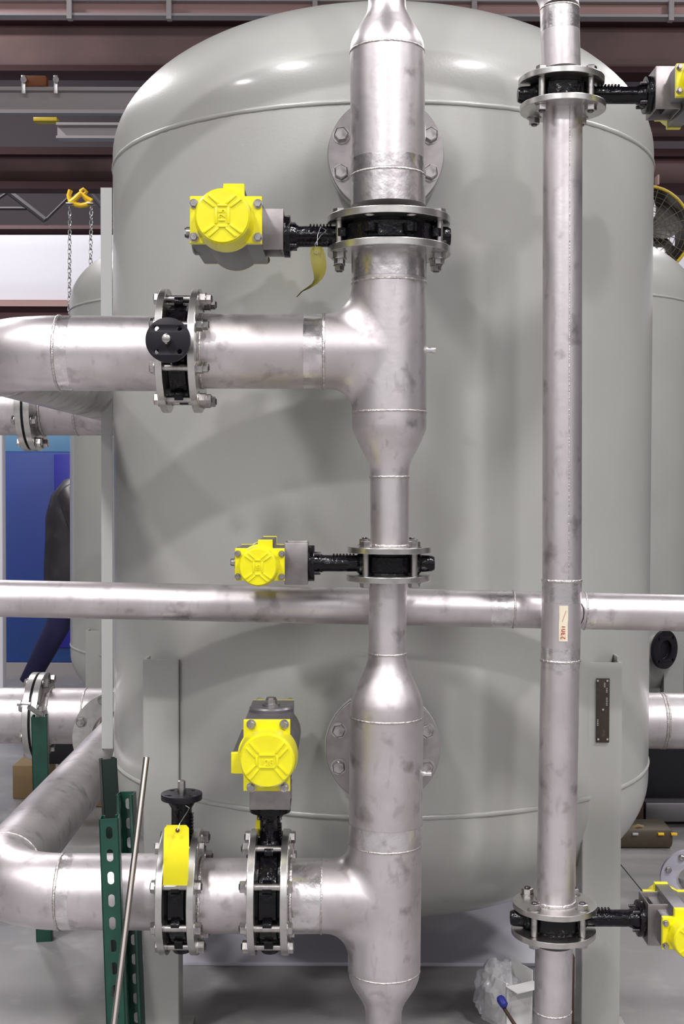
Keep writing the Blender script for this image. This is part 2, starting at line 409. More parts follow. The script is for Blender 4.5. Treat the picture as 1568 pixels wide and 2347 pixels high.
r = ibeam('wall_beam', 345, 440, 12.0, -8, 8, .07, M['mauve'], M['maroon'], 'dull brown wall beam above the yellow hoist', yfl=.1)
r = ibeam('purlin', 262, 316, 11.8, Xp(1380, 11.8), 8, .03, M['mauve'], M['maroon'], 'mauve roof purlin behind the upper right actuator', yfl=.08)
# lattice truss against the dark wall
r = root('roof_truss', (Xp(80, 12.6), 12.6, Zp(520, 12.6)), 'grey lattice roof truss above the pale wall band', 'truss')
for nm, a, c, rad in [('chord', (-300, 478), (60, 478), .018), ('brace', (20, 440), (104, 505), .03), ('chord', (-300, 527), (1100, 527), .05),
                      ('brace', (104, 505), (170, 440), .015), ('brace', (205, 440), (262, 505), .025), ('brace', (-80, 505), (20, 440), .015)]:
    b = bmesh.new(); cyl(b, P(*a, 12.6), P(*c, 12.6), rad, 8); part(nm, b, M['trussgrey'] if rad < .04 else M['maroon'], r)
# trolley on the monorail
r = root('hoist_trolley', P(80, 210, 10.2), 'rusty orange hoist trolley sitting on the pale monorail beam', 'trolley')
b = bmesh.new(); box(b, (Xp(62, 10.5), 10.44, Zp(204, 10.5)), (Xp(112, 10.5), 10.54, Zp(180, 10.5)), .01); part('trolley_body', b, M['orange'], r)
for px in (54, 128):
    b = bmesh.new(); box(b, P(px - 4, 216, 10.45), P(px + 4, 172, 10.43), .002); part('side_plate', b, M['zinc'], r)
    b = bmesh.new(); cyl(b, P(px, 182, 10.40), P(px, 182, 10.43), .025, 16); part('wheel', b, M['bolt'], r)
b = bmesh.new(); box(b, P(83, 285, 10.3), P(130, 268, 10.2), .005); o = part('junction_box', b, M['fanyellow'])
tag(o, 'small dull yellow junction box under the monorail beam', 'box')
# chain hoist: block, hook-shaped frame, two hanging chains
HY = 11.9; hk = HY / 8
r = root('chain_hoist', P(185, 452, HY), 'bright yellow chain hoist with two hanging chains, left of the tank', 'hoist')
b = bmesh.new(); sweep(b, [P(x, y, HY) for x, y in [(161, 464), (172, 456), (186, 443), (198, 455), (210, 462)]], .019 * hk, 10); part('hoist_frame', b, M['hoist'], r)
b = bmesh.new(); sweep(b, [P(x, y, HY) for x, y in [(162, 463), (158, 448), (162, 436)]], .016 * hk, 10); part('cover_arm', b, M['hoist'], r)
b = bmesh.new(); sweep(b, [P(x, y, HY) for x, y in [(184, 440), (192, 434), (198, 440), (192, 446)]], .014 * hk, 10); part('top_hook', b, M['hoist'], r)
b = bmesh.new(); sweep(b, [P(x, y, HY) for x, y in [(165, 463), (174, 469), (186, 471), (198, 469), (206, 463)]], .017 * hk, 10); part('hand_wheel', b, M['hoist'], r)
for px in (161, 209):
    b = bmesh.new(); box(b, P(px - 5, 472, HY + .05), P(px + 5, 464, HY - .05), .003); part('chain_guide', b, M['zinc'], r)
b = bmesh.new(); cyl(b, P(192, 436, HY), P(192, 428, HY), .012, 8); part('hanger_rod', b, M['maroon'], r)
def chain(px0, py0, px1, py1):
    b = bmesh.new(); p0 = P(px0, py0, HY); p1 = P(px1, py1, HY); L = (p1 - p0).length; n = int(L / (.03 * hk))
    for i in range(n):
        c = p0.lerp(p1, (i + .5) / n); s = Vector((1, 0, 0)) if i % 2 else Vector((0.35, .94, 0))
        pts = [c + s * hk * .0095 * math.cos(a) + Vector((0, 0, 1)) * hk * .02 * math.sin(a) for a in [2 * PI * k / 10 for k in range(10)]]
        sweep(b, pts, .0034 * hk, 5, closed=True)
    part('chain', b, M['zinc'], r)
chain(160, 472, 158, 900); chain(209, 472, 205, 900)

# ================================================================ TANKS
def tank(X, Y, R, zlo, zhi, label, extra=0.0, seams=True, nseg=128):
    r = root('storage_tank', (X, Y, 0), label, 'tank', 'grey pressure tanks')
    sf = .04; h = R / 2; pr = []
    n = 28
    for i in range(n + 1):
        a = PI / 2 * i / n; pr.append((zlo - sf - h * math.cos(a), R * math.sin(a)))
    for i in range(1, 9): pr.append((zlo - sf + (zhi - zlo + 2 * sf) * i / 9, R))
    for i in range(n + 1):
        a = PI / 2 * i / n; pr.append((zhi + sf + h * math.sin(a), R * math.cos(a)))
    b = bmesh.new(); lathe(b, (X, Y, 0), (X, Y, 1), pr, nseg); part('tank_shell', b, M['paint'], r, sharp=60)
    for z in (zlo, zhi):
        b = bmesh.new(); ringw(b, (X, Y, z), (0, 0, 1), R, .0052, 260, .09); part('weld_seam', b, M['paint'], r, sharp=80)
    return r
TX, TY, TR = .121, 3.93, .83
ZHI = 1.5 + .9376; ZLO = 1.5 - .848
T = tank(TX, TY, TR, ZLO, ZHI, 'large glossy grey pressure tank filling the middle of the photo, behind the stainless pipes')
def nozzle(cx, cy, Yf):
    """painted tank nozzle with flange facing the camera"""
    c = P(cx, cy, Yf); c.x = max(min(c.x, TX + .02), TX - .02)
    b = bmesh.new(); cyl(b, c + Vector((0, .02, 0)), c + Vector((0, .35, 0)), .086, 48)
    ringw(b, c + Vector((0, .075, 0)), (0, 1, 0), .088, .006, 60, .2)
    part('nozzle_neck', b, M['paint'], T)
    b = bmesh.new(); cyl(b, c, c + Vector((0, .024, 0)), .1415, 96, .0015)
    part('nozzle_flange', b, M['paint'], T)
    return c
N1 = nozzle(884, 358, 3.035); N2 = nozzle(877, 1712, 3.035)
def tank_leg(x0, x1, ytop, Yf, root_, side=1):
    z1 = Zp(ytop, Yf, (x0 + x1) / 2); X0 = Xp(x0, Yf, 1900); X1 = Xp(x1, Yf, 1900)
    b = bmesh.new(); t = .008; d = .085
    prism(b, channel_poly(X0, X1, Yf, d, t), .001, z1); prism(b, [(X1 - t, Yf + .03), (X1 - .0005, Yf + .03), (X1 - .0005, Yf + d), (X1 - t, Yf + d)], z1 - .001, z1 + .012)
    l = part('leg', b, M['paint'], root_)
    b = bmesh.new(); box(b, (X0 - .03, Yf - .02, 0), (X1 + .03, Yf + d + .03, .014), .001); sub('foot_plate', b, M['paint'], l, root_)
    return l, X0, X1
tank_leg(328, 410, 1512, 3.30, T)
LEG, LX0, LX1 = tank_leg(1335, 1424, 1519, 3.30, T)
for sx in (-1, 1):
    b = bmesh.new(); X = TX + sx * .587
    prism(b, angle_poly(X - .05, X + .05, TY + .56, .06, .008), 0, 1.25)
    part('leg', b, M['paint'], T)
# nameplate on the right leg
p0 = P(1366, 1701, 3.298); p1 = P(1397, 1555, 3.298)
b = bmesh.new(); box(b, (p0.x, 3.294, p0.z), (p1.x, 3.300, p1.z), .0005); old_faces = set(b.faces)
for (x, y) in ((1370, 1560), (1392, 1560), (1371, 1694), (1392, 1694), (1382, 1626)):
    c = P(x, y, 3.294); cyl(b, c, c - Vector((0, .003, 0)), .0028, 10)
for (x, y, n) in ((1391, 1578, 3), (1391, 1600, 5), (1370, 1650, 4), (1386, 1566, 3)):
    for i in range(n):
        c = P(x, y + i * 4, 3.294); box(b, c + Vector((-.002, -.0008, -.0012)), c + Vector((.002, 0, .0012)))
for f in b.faces:
    if f not in old_faces: f.material_index = 1
npl = sub('nameplate', b, M['name'], LEG, T); npl.data.materials.append(M['zinc']); npl['label'] = 'dark bronze nameplate'
# lifting lug on dome far side
tl = tank(Xp(506, 7.0), 7.0, .83, ZLO - .06, ZHI - .02, 'grey pressure tank standing behind the left edge of the main tank')
tr = tank(Xp(1243, 7.0), 7.0, .83, ZLO - .02, ZHI, 'grey pressure tank standing behind the right edge of the main tank')
for t_, X in ((tl, Xp(506, 7.0)), (tr, Xp(1243, 7.0))):
    for sx in (-1, 1):
        for sy in (-1, 1):
            b = bmesh.new(); cx = X + sx * .587; cy = 7.0 + sy * .57
            prism(b, angle_poly(cx - .05, cx + .05, cy - .04, .08, .008), 0, .72); part('leg', b, M['paint'], t_)
lugp = [P(1532, 622, 6.95), P(1535, 612, 6.95), P(1543, 608, 6.95), P(1552, 611, 6.95), P(1558, 622, 6.95), P(1560, 640, 6.95)]
b = bmesh.new(); sweep(b, [P(1522, 618, 6.95)] + lugp, .008, 10); part('lifting_lug', b, M['paint'], tr)
# dark bolted nozzle on the right rear tank
c = P(1519, 1488, 6.28); ax = Vector((.62, -.78, 0)).normalized()
b = bmesh.new(); cyl(b, c - ax * .3, c, .07, 32); part('nozzle_neck', b, M['paint'], tr)
m = flange_mesh(.098, .048, .02, .080, 4, .008, PI / 4).copy(); m.materials.clear()
link('nozzle_flange', m, M['matblack'], tr, mframe(c, ax), world=True)['label'] = 'dark bolted nozzle flange'
b = bmesh.new(); cyl(b, c - ax * .02, c + ax * .002, .046, 24); part('nozzle_bore', b, M['matblack'], tr)

# pale vertical post at the tank's left edge
b = bmesh.new(); x0 = Xp(232, 4.0); prism(b, angle_poly(x0, x0 + .036, 4.0, .09, .006), Zp(1716, 4.0, 240), Zp(430, 4.0, 240))
tag(part('steel_post', b, M['pale']), 'tall pale painted steel channel post along the left edge of the main tank', 'post')

# ================================================================ PIPE SPOOLS
Y0 = 2.83
mpp = Y0 / F
def zrim(py, Yr): return CAM_Z + (1100 - py) * Yr / F
# --- upper spool: reducer, 6 inch pipe, branch to the upper tank nozzle, bottom flange
r = root('pipe_spool', P(889, 480, Y0), 'upper stainless pipe with a reducer at its top, in front of the tank dome', 'pipe')
b = bmesh.new()
lathe_px(b, (886.5, -80), (889.7, 474), Y0, [(-600, 42.5), (-80, 42.5), (8, 42.5), (20, 43.5), (32, 47), (50, 57), (70, 68.5), (85, 76.5), (98, 81.5), (112, 84.3), (120, 84.6), (474, 84.6)])
pa, pb = P(886.5, -80, Y0), P(889.7, 474, Y0); L = (pb - pa).length
band(b, pa, pb, L * (408 + 80) / 554, L, .0846); band(b, pa, pb, L * (368 + 80) / 554, L * (400 + 80) / 554, .0845)
pipe_part('pipe', b, r)
bead(r, P(887.6, 121, Y0), pb - pa, .0842); bead(r, P(889.3, 405, Y0), pb - pa, .0842)
ZU1 = zrim(468, 2.69); ZU0 = zrim(489, 2.69); XU = P(891, 480, Y0).x
flange(r, (XU, Y0, ZU0), (0, 0, 1), F6)
b = bmesh.new(); cyl(b, (N1.x, Y0, N1.z), (N1.x, N1.y - .016, N1.z), .084, 48); part('branch_pipe', b, M['steel'], r)
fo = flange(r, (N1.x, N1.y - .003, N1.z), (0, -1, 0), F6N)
bead(r, (N1.x, N1.y - .02, N1.z), (0, 1, 0), .085)
bolts(r, INV[r.name] @ mframe((N1.x, N1.y - .019, N1.z), (0, 1, 0)), [PI / 8 + PI / 4 * i for i in range(8)], .1165, 0, .043, r=.0095, hr=.0178, hh=.014, out=.012)
# --- middle spool: flange, tee, reducer, small flange, left branch with flange
r = root('pipe_spool', P(893, 1262, Y0), 'middle stainless tee spool whose branch runs left, narrowing down to the small valve', 'pipe')
a_, b_ = (891.5, 557), (893.5, 1262)
def ax2(y): return (a_[0] + (b_[0] - a_[0]) * (y - a_[1]) / (b_[1] - a_[1]), y)
b = bmesh.new()
lathe_px(b, ax2(557), ax2(652), Y0, [(557, 85), (652, 85)])
p0, p1 = P(*ax2(557), Y0), P(*ax2(652), Y0); band(b, p0, p1, .002, (p1 - p0).length * .88, .0850)
CT = P(*ax2(806), Y0)
run = (P(*ax2(557), Y0) - P(*ax2(950), Y0)).normalized()
BR = Vector((-1, 0, 0)) - run * (Vector((-1, 0, 0)).dot(run)); BR.normalize()
tee(b, CT, run, BR, .0845, 157 * mpp, 138 * mpp, 151 * mpp, .066, .051)
lathe_px(b, ax2(943), ax2(1262), Y0, [(943, 85), (976, 85.2), (983, 84.6), (988, 82.8), (1006, 75.5), (1032, 63), (1050, 53.5), (1060, 49), (1070, 46.3), (1080, 45), (1092, 45), (1262, 44.6)])
# branch pipe to the left flange
FLX = {'uL': (-.4077, -.3925), 'uR': (-.3360, -.3200), 'aL': (-.4077, -.3920), 'aR': (-.3388, -.3225), 'bL': (-.2067, -.1912), 'bR': (-.1340, -.1180)}
LZ = P(746, 806, Y0); tipx = -.321
e0 = CT + BR * 149 * mpp; e1 = Vector((tipx, Y0, LZ.z)); cyl(b, e0, e1, .0842, 64)
band(b, e0, e1, .003, .045, .0848)
pipe_part('pipe', b, r)
for y in (650, 945): bead(r, P(*ax2(y), Y0), run, .0848)
bead(r, P(*ax2(1093), Y0), run, .0450)
bead(r, P(743, 806, Y0), BR, .0848, .0034); bead(r, (-.316, Y0, LZ.z), (1, 0, 0), .0848)
ZU2 = zrim(544, 2.69)
flange(r, (XU + .001, Y0, ZU2 - .016), (0, 0, 1), F6)
flange(r, (FLX['uR'][0], Y0, LZ.z), (1, 0, 0), F6)
ZM1 = zrim(1256, 2.735); ZM0 = zrim(1271, 2.735); XM = P(893.5, 1262, Y0).x
flange(r, (XM, Y0, ZM0), (0, 0, 1), F3); bead(r, (XM, Y0, ZM1 + .001), (0, 0, 1), .046, .004)
bm_ = bmesh.new(); q = P(978, 802, Y0); lathe(bm_, q, q + Vector((1, 0, 0)), [(-.004, .009), (.003, .006), (.010, .0065), (.0165, .0085), (.02, .0085)], 20); part('test_nipple', bm_, M['polish'], r)
# --- lower spool
r = root('pipe_spool', P(879, 2347, Y0), 'lower stainless tee spool swelling below the small valve, branch running left to the bottom valves', 'pipe')
a_, b_ = (889.5, 1326), (876.7, 2600)
b = bmesh.new()
lathe_px(b, ax2(1326), ax2(1930), Y0, [(1326, 43.5), (1495, 43.5), (1506, 44.5), (1518, 47), (1535, 52), (1555, 61), (1575, 70.5), (1590, 77), (1603, 82), (1615, 84.4), (1640, 84.8), (1930, 84.4)])
p0, p1 = P(*ax2(1326), Y0), P(*ax2(1930), Y0); Lq = (p1 - p0).length
band(b, p0, p1, Lq * (1885 - 1326) / 604, Lq, .0846)
CT2 = P(*ax2(2054), Y0); run = (P(*ax2(1326), Y0) - P(*ax2(2400), Y0)).normalized()
BR = Vector((-1, 0, 0)) - run * (Vector((-1, 0, 0)).dot(run)); BR.normalize()
tee(b, CT2, run, BR, .0832, 124 * mpp, 160 * mpp, 145 * mpp, .038, .058)
lathe_px(b, ax2(2210), ax2(2420), Y0, [(2210, 83.6), (2222, 82.8), (2240, 80.5), (2258, 73), (2275, 62), (2292, 51), (2305, 45), (2318, 42), (2330, 41.5), (2600, 41.5)])
LZ2 = CT2.z
e0 = CT2 + BR * 144 * mpp; e1 = Vector((-.133, Y0, LZ2)); cyl(b, e0, e1, .0828, 64)
band(b, e0, e1, .002, .068, .0834)
pipe_part('pipe', b, r)
for y, R_ in ((1497, .0436), (1642, .0846), (1932, .0842), (2222, .0822)): bead(r, P(*ax2(y), Y0), run, R_)
bead(r, P(737, 2054, Y0), BR, .0832)
ZM2 = zrim(1324, 2.735); XM2 = P(890.5, 1335, Y0).x
flange(r, (XM2, Y0, ZM2 - .0135), (0, 0, 1), F3)
ZB = zrim(2050, Y0)
flange(r, (FLX['bR'][0], Y0, ZB), (1, 0, 0), F6)
bead(r, (FLX['bR'][1] + .004, Y0, LZ2), (1, 0, 0), .0835, .004)
bm_ = bmesh.new(); q = P(967, 1773, Y0); lathe(bm_, q, q + Vector((1, 0, 0)), [(-.004, .010), (.004, .0065), (.011, .0065), (.018, .0075), (.0215, .0075)], 20); part('test_nipple', bm_, M['polish'], r)
b = bmesh.new(); cyl(b, (N2.x, Y0, N2.z), (N2.x, N2.y - .016, N2.z), .083, 48); part('branch_pipe', b, M['steel'], r)
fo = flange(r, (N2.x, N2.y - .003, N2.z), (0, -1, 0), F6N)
bolts(r, INV[r.name] @ mframe((N2.x, N2.y - .019, N2.z), (0, 1, 0)), [PI / 8 + PI / 4 * i for i in range(8)], .1165, 0, .043, r=.0095, hr=.0165, hh=.012, out=.012)
# --- short spool between the two bottom valves
r = root('pipe_spool', (-.27, Y0, ZB - .08), 'short stained stainless spool between the two bottom left valves', 'pipe')
b = bmesh.new(); cyl(b, (FLX['aR'][0] + .002, Y0, LZ2), (FLX['bL'][1] - .002, Y0, LZ2), .0835, 64); pipe_part('pipe', b, r)
flange(r, (FLX['aR'][0], Y0, ZB), (1, 0, 0), F6); flange(r, (FLX['bL'][1] - .016, Y0, ZB), (1, 0, 0), F6)
bead(r, (FLX['aR'][1] + .004, Y0, LZ2), (1, 0, 0), .084, .004)
# --- left spools: pipe, elbow, long pipe running back to the headers
HYd = 4.9
def left_spool(zc_, fx, label, yw, Xb, Rb, zflange, Yend):
    r = root('pipe_spool', (fx, Y0, zc_), label, 'pipe')
    b = bmesh.new(); Xw = Xb + Rb
    cyl(b, (fx + .012, Y0, zc_), (Xw, Y0, zc_), .0848, 64)
    pts = arc((Xw, Y0 + Rb, zc_), (0, -1, 0), (-1, 0, 0), Rb, 0, PI / 2, 18)
    sweep(b, pts, .0848, 64)
    cyl(b, (Xb, Y0 + Rb, zc_), (Xb, Yend, zc_), .0848, 64)
    band(b, (Xw + .03, Y0, zc_), (Xw - 1, Y0, zc_), 0, .03, .0851)
    pipe_part('pipe', b, r)
    bead(r, (Xw, Y0, zc_), (1, 0, 0), .0852, .0034); bead(r, (Xb, Y0 + Rb, zc_), (0, 1, 0), .0852, .0034)
    flange(r, (fx, Y0, zflange), (1, 0, 0), F6)
    return r
LZU = P(200, 810, Y0).z
ru = left_spool(LZU, -.4077, 'upper left stainless pipe bending back, left of the valve with the round disc', 140, -.82, .18, LZ.z, 4.79)
LZL = P(200, 2043, Y0).z
rl = left_spool(LZL, -.4077, 'lower left stainless pipe whose elbow turns back towards the rear header', 140, -.815, .175, ZB, 4.55)
# flange pair where the lower return pipe meets the header branch
flange(rl, (-.815, 4.53, LZL), (0, 1, 0), F8)
# --- rear headers
def header(zc_, X0, X1, label, wx, fx, branch=None):
    r = root('header_pipe', (X0, HYd, zc_), label, 'pipe')
    b = bmesh.new(); cyl(b, (X0, HYd, zc_), (X1, HYd, zc_), .1095, 64)
    if branch: 
        cyl(b, (branch, 4.6, zc_ + .02), (branch, HYd, zc_ + .02), .085, 40)
    pipe_part('pipe', b, r)
    for x in wx: bead(r, (x, HYd, zc_), (1, 0, 0), .1097, .004)
    for fx0 in fx:
        flange(r, (fx0, HYd, zc_), (1, 0, 0), F8); flange(r, (fx0 + .033, HYd, zc_), (1, 0, 0), F8)
        b = bmesh.new(); cyl(b, (fx0 + .023, HYd, zc_), (fx0 + .034, HYd, zc_), .163, 64); g = part('gasket', b, M['matblack'], r)
        bolts(r, INV[r.name] @ mframe((fx0 - .002, HYd, zc_), (1, 0, 0)), [PI / 8 + PI / 4 * i for i in range(8)], .149, 0, .061, r=.01, hr=.018, hh=.012, out=.012)
        bead(r, (fx0 + .075, HYd, zc_), (1, 0, 0), .112, .006)
    return r
ZH1 = Zp(934, HYd, 100); ZH2 = Zp(1638, HYd, 100)
header(ZH1, -2.0, -.75, 'upper rear stainless header pipe with a black-gasketed flange pair, at the left edge', [Xp(180, HYd)], [Xp(58, HYd)])
rh = header(ZH2, -2.0, 2.0, 'lower rear stainless header pipe running behind the main tank', [Xp(196, HYd), Xp(1520, HYd), Xp(1526, HYd)], [Xp(72, HYd)], branch=-.815)
link('branch_flange', flange_mesh(**F8), M['flange'], rh, mframe((-.815, 4.556, LZL), (0, 1, 0)), world=True)
bolts(rl, INV[rl.name] @ mframe((-.815, 4.53, LZL), (0, 1, 0)), [PI / 8 + PI / 4 * i for i in range(8)], .149, 0, .05, r=.01, hr=.018, hh=.012, out=.012)

rh.rotation_euler = (0, math.radians(.3), 0)
# --- cross pipe at mid height
YC = 2.985
r = root('cross_pipe', P(100, 1375, YC), 'long horizontal stainless pipe crossing the whole photo at mid height', 'pipe')
b = bmesh.new(); p0 = P(-700, 1356.3, YC); p1 = P(2300, 1420.7, YC); dr = (p1 - p0).normalized()
pT = p0 + dr * ((Xp(1284, YC, 1400) - p0.x) / dr.x)
cyl(b, p0, pT - dr * .11, .0445, 56)
up = Vector((0, -1, 0)); tee(b, pT, -dr, up, .0445, .112, .058, .07, .012)
cyl(b, pT + dr * .057, p1, .0440, 56)
band(b, pT - dr * .17, p1, 0, .052, .0448); band(b, pT + dr * .06, p1, 0, .02, .0444)
pipe_part('pipe', b, r)
bead(r, pT - dr * .114, dr, .0448); bead(r, pT + dr * .058, dr, .0448)
# --- right vertical line
r = root('pipe_spool', P(1286, 155, Y0), 'top right stainless pipe ending in an elbow that curves left out of frame', 'pipe')
b = bmesh.new(); p0 = P(1286.5, 160, Y0); p1 = P(1283, 22, Y0); cyl(b, p0, p1, .0437, 56)
Rb = .114; c = p1 + Vector((-Rb, 0, 0)); sweep(b, arc(c, (1, 0, 0), (0, .25, .97), Rb, 0, PI / 2, 14), .0437, 56); eb = c + Vector((0, .25, .97)) * Rb; cyl(b, eb, eb + Vector((-1.2, 0, 0)), .0437, 56)
band(b, p0, p1, .085, .134, .0440); pipe_part('pipe', b, r); bead(r, p1, (0, 0, 1), .0440, .002)
XR1 = P(1287, 160, Y0).x; ZR1 = zrim(156, 2.735); flange(r, (XR1, Y0, ZR1 - .0135), (0, 0, 1), F3)
ZR2 = zrim(217, 2.735); XR2 = P(1290, 235, Y0).x
r = root('pipe_spool', P(1273, 2100, Y0), 'long vertical stainless pipe on the right carrying the cream 2301 sticker', 'pipe')
b = bmesh.new()
q0 = P(1290.3, 240, Y0); q1 = P(1288, 1330, Y0); q2 = P(1284.5, 1513, Y0); q3 = P(1272.5, 2106, Y0)
cyl(b, Vector((XR2, Y0, ZR2 - .01)), q1, .0442, 56); cyl(b, q1, q2, .0446, 56); cyl(b, q2, q3, .0442, 56)
band(b, q1, q2, .002, .05, .0448); band(b, q2, q1, .002, .03, .0448); band(b, q2, q3, .002, .018, .0444); band(b, q3, q2, .002, .04, .0444)
br_ = pT - P(1286, 1405, Y0); cyl(b, P(1286, 1405, Y0), Vector((pT.x, YC - .06, pT.z)), .044, 40)
pipe_part('pipe', b, r)
bead(r, q1, q1 - q2, .0446, .0035); bead(r, q2, q1 - q2, .0446, .0035)
# seam line down the pipe
b = bmesh.new(); sweep(b, [q0 + Vector((.008, -.0437, 0)), q1 + Vector((.008, -.0437, 0))], .0012, 6); part('seam', b, M['weld'], r)
flange(r, (XR2, Y0, ZR2 - .0135), (0, 0, 1), F3)
ZR3 = zrim(2107, 2.735); XR3 = P(1272, 2100, Y0).x; flange(r, (XR3, Y0, ZR3 - .0135), (0, 0, 1), F3)
bead(r, (XR3, Y0, ZR3 + .002), (0, 0, 1), .046, .005)
# sticker with red handwriting
r2 = root('paper_sticker', P(1292, 1430, Y0 - .046), 'cream paper sticker with red handwritten 2301 on the right vertical pipe', 'sticker')
cxp = P(1286, 1430, Y0)
def onpipe(px, py, off): 
    X = Xp(px, Y0 - .043, py); dx = X - (cxp.x); return Vector((X, Y0 - math.sqrt(max((.0448 + off) ** 2 - dx * dx, 1e-6)), Zp(py, Y0 - .043, px)))
b = bmesh.new(); g = []
for j in range(9):
    row = []
    for i in range(9): row.append([b.verts.new(onpipe(1281 + 20 * i / 8 + (1 if j < 4 else 0), 1388 + 82 * j / 8, o_)) for o_ in (.0008, .0013)])
    g.append(row)
for j in range(8):
    for i in range(8):
        b.faces.new([g[j][i][1], g[j][i + 1][1], g[j + 1][i + 1][1], g[j + 1][i][1]])
        b.faces.new([g[j][i][0], g[j + 1][i][0], g[j + 1][i + 1][0], g[j][i + 1][0]])
part('tape', b, M['cream'], r2)
me = text_mesh('2301', .0165, .0003)
mm = Matrix.Translation(onpipe(1292, 1449, .0014) + Vector((0, -.0003, 0))) @ Matrix.Rotation(math.radians(-12), 4, 'Z').inverted() @ Matrix.Rotation(PI / 2, 4, 'X') @ Matrix.Rotation(math.radians(84), 4, 'Z')
link('handwriting', me, M['redink'], r2, mm, world=True)['label'] = 'red handwritten number 2301'
b = bmesh.new(); sweep(b, [onpipe(1288, 1425, .0018), onpipe(1297, 1400, .0018)], .0004, 5); part('pen_stroke', b, M['redink'], r2)
# bottom right pipe under the last valve
r = root('pipe_spool', P(1268, 2347, Y0), 'bottom right stainless pipe below the lowest right valve', 'pipe')
b = bmesh.new(); p0 = P(1270, 2165, Y0); p1 = P(1262, 2600, Y0); cyl(b, p0, p1, .0428, 56); pipe_part('pipe', b, r)
bead(r, P(1267, 2316, Y0), (0, 0, 1), .0430)
ZR4 = ZR3 - .0135 - .047; flange(r, (XR3 - .003, Y0, ZR4 - .0135), (0, 0, 1), F3)

# ================================================================ VALVES AND ACTUATORS
def cap_outline(s, tabv=1, k=1.0):
    pts = []
    shapes = [('r', -.078, .078, -.049, .053), ('c', .066), ('r', -.006, .040, 0 if tabv > 0 else -.080, .080 if tabv > 0 else 0)]
    for i in range(180):
        a = 2 * PI * i / 180; dx, dy = math.cos(a), math.sin(a); best = 0
        for sh in shapes:
            if sh[0] == 'c': t = sh[1]
            else:
                _, x0, x1, y0, y1 = sh
                y0 -= 1e-6; y1 += 1e-6
                tx = (x1 / dx) if dx > 1e-9 else (x0 / dx if dx < -1e-9 else 9); ty = (y1 / dy) if dy > 1e-9 else (y0 / dy if dy < -1e-9 else 9)
                t = min(tx, ty)
            best = max(best, t)
        pts.append((dx * best * s * k, dy * best * s * k))
    return pts
def valve(name, C, ax, neck, big, d_mount, label, group=None, bolt_angs=None, grip_extra=0, bare=False, flip=False, two=False, stub=.14, gap=.052, heads=None):
    """C centre, ax pipe axis, neck direction of the neck; local z=ax, x=neck"""
    ax = Vector(ax); neck = Vector(neck); yv = ax.cross(neck)
    R3 = Matrix((neck, yv, ax)).transposed()
    r = root(name, C, label, 'valve', group or 'black butterfly valves between pipe flanges', rot=R3)
    R = .108 if big else .066; h = gap / 2; rn = .0235 if big else .019
    b = bmesh.new()
    lathe(b, (0, 0, -h), (0, 0, 1), [(0, R * .80), (0, R * .93), (h * .25, R * .95), (h * .35, R), (h * 1.65, R), (h * 1.75, R * .95), (2 * h, R * .93), (2 * h, R * .8)], 72)
    for sg in (1, -1):
        lathe(b, (0, 0, 0), (sg, 0, 0), [(R * .7, rn * 1.5), (R * 1.02, rn * 1.35), (R * 1.12, rn * 1.02)], 24)
    if big:
        for a in [PI / 8 + PI / 4 * i for i in range(8)]:
            cx, cy = .112 * math.cos(a), .112 * math.sin(a); lathe(b, (cx, cy, -h * .35), (cx, cy, 1), [(0, .0155), (h * .7, .0155)], 16)
    part('valve_body', b, M['black'], r, world=False)
    b = bmesh.new()
    lathe(b, (0, 0, 0), (1, 0, 0), [(R * .9, rn * 1.1), (R * 1.1, rn), (d_mount - .02, rn), (d_mount - .006, rn * 1.35), (d_mount, rn * 1.4)], 28)
    for k in range(7):
        x = R * 1.2 + k * .0075
        if x < d_mount - .03: box(b, (x, -.011, rn * .9), (x + .004, .011, rn + .003), .0006); 
    box(b, (R, -rn - .003, -.003), (d_mount - .02, rn + .003, .003), .001)
    part('valve_neck', b, M['black'], r, world=False)
    b = bmesh.new(); lathe(b, (0, 0, 0), (-1, 0, 0), [(R * .9, rn * 1.1), (stub - .006, rn * .95), (stub, rn * .8)], 24)
    part('end_boss', b, M['black'], r, world=False)
    mr = .047 if big else .041
    loops = [circ(0, 0, mr, 56)] + [circ(.72 * mr * math.cos(PI / 4 + PI / 2 * i), .72 * mr * math.sin(PI / 4 + PI / 2 * i), .0052, 14) for i in range(4)]
    me = plate(loops, .014, .001); mo = link('mounting_flange', me, M['matblack'] if bare else M['black'], r, Matrix.Translation((d_mount, 0, 0)) @ Matrix.Rotation(PI / 2, 4, 'Y'))
    b = bmesh.new(); lathe(b, (0, 0, 0), (1, 0, 0), [(d_mount, .0095), (d_mount + .016, .0095), (d_mount + (.042 if bare else .03), .0088), (d_mount + (.043 if bare else .031), .007)], 24)
    box(b, (d_mount + .012, -.011, -.0022), (d_mount + (.04 if bare else .025), .011, .0022))
    part('stem', b, M['bolt'], r, world=False)
    if not bare:
        for i in range(4):
            a = PI / 4 + PI / 2 * i
            m = Matrix.Translation((d_mount + .014, .72 * mr * math.cos(a), .72 * mr * math.sin(a))) @ Matrix.Rotation(-PI / 2, 4, 'Y')
            link('mounting_bolt', bolt_mesh(.014, .0042, .0075, .006, .014), None, r, m)
    bc, th = (.1205, .016) if big else (.0762, .0135)
    g = gap + 2 * th
    bolts(r, Matrix.Translation((0, 0, 0)), bolt_angs, bc, -g / 2, g, r=.0082 if big else .0075, hr=.0145 if big else .0135, hh=.010, out=.03 if two else .017, flip=flip, two=two)
    return r
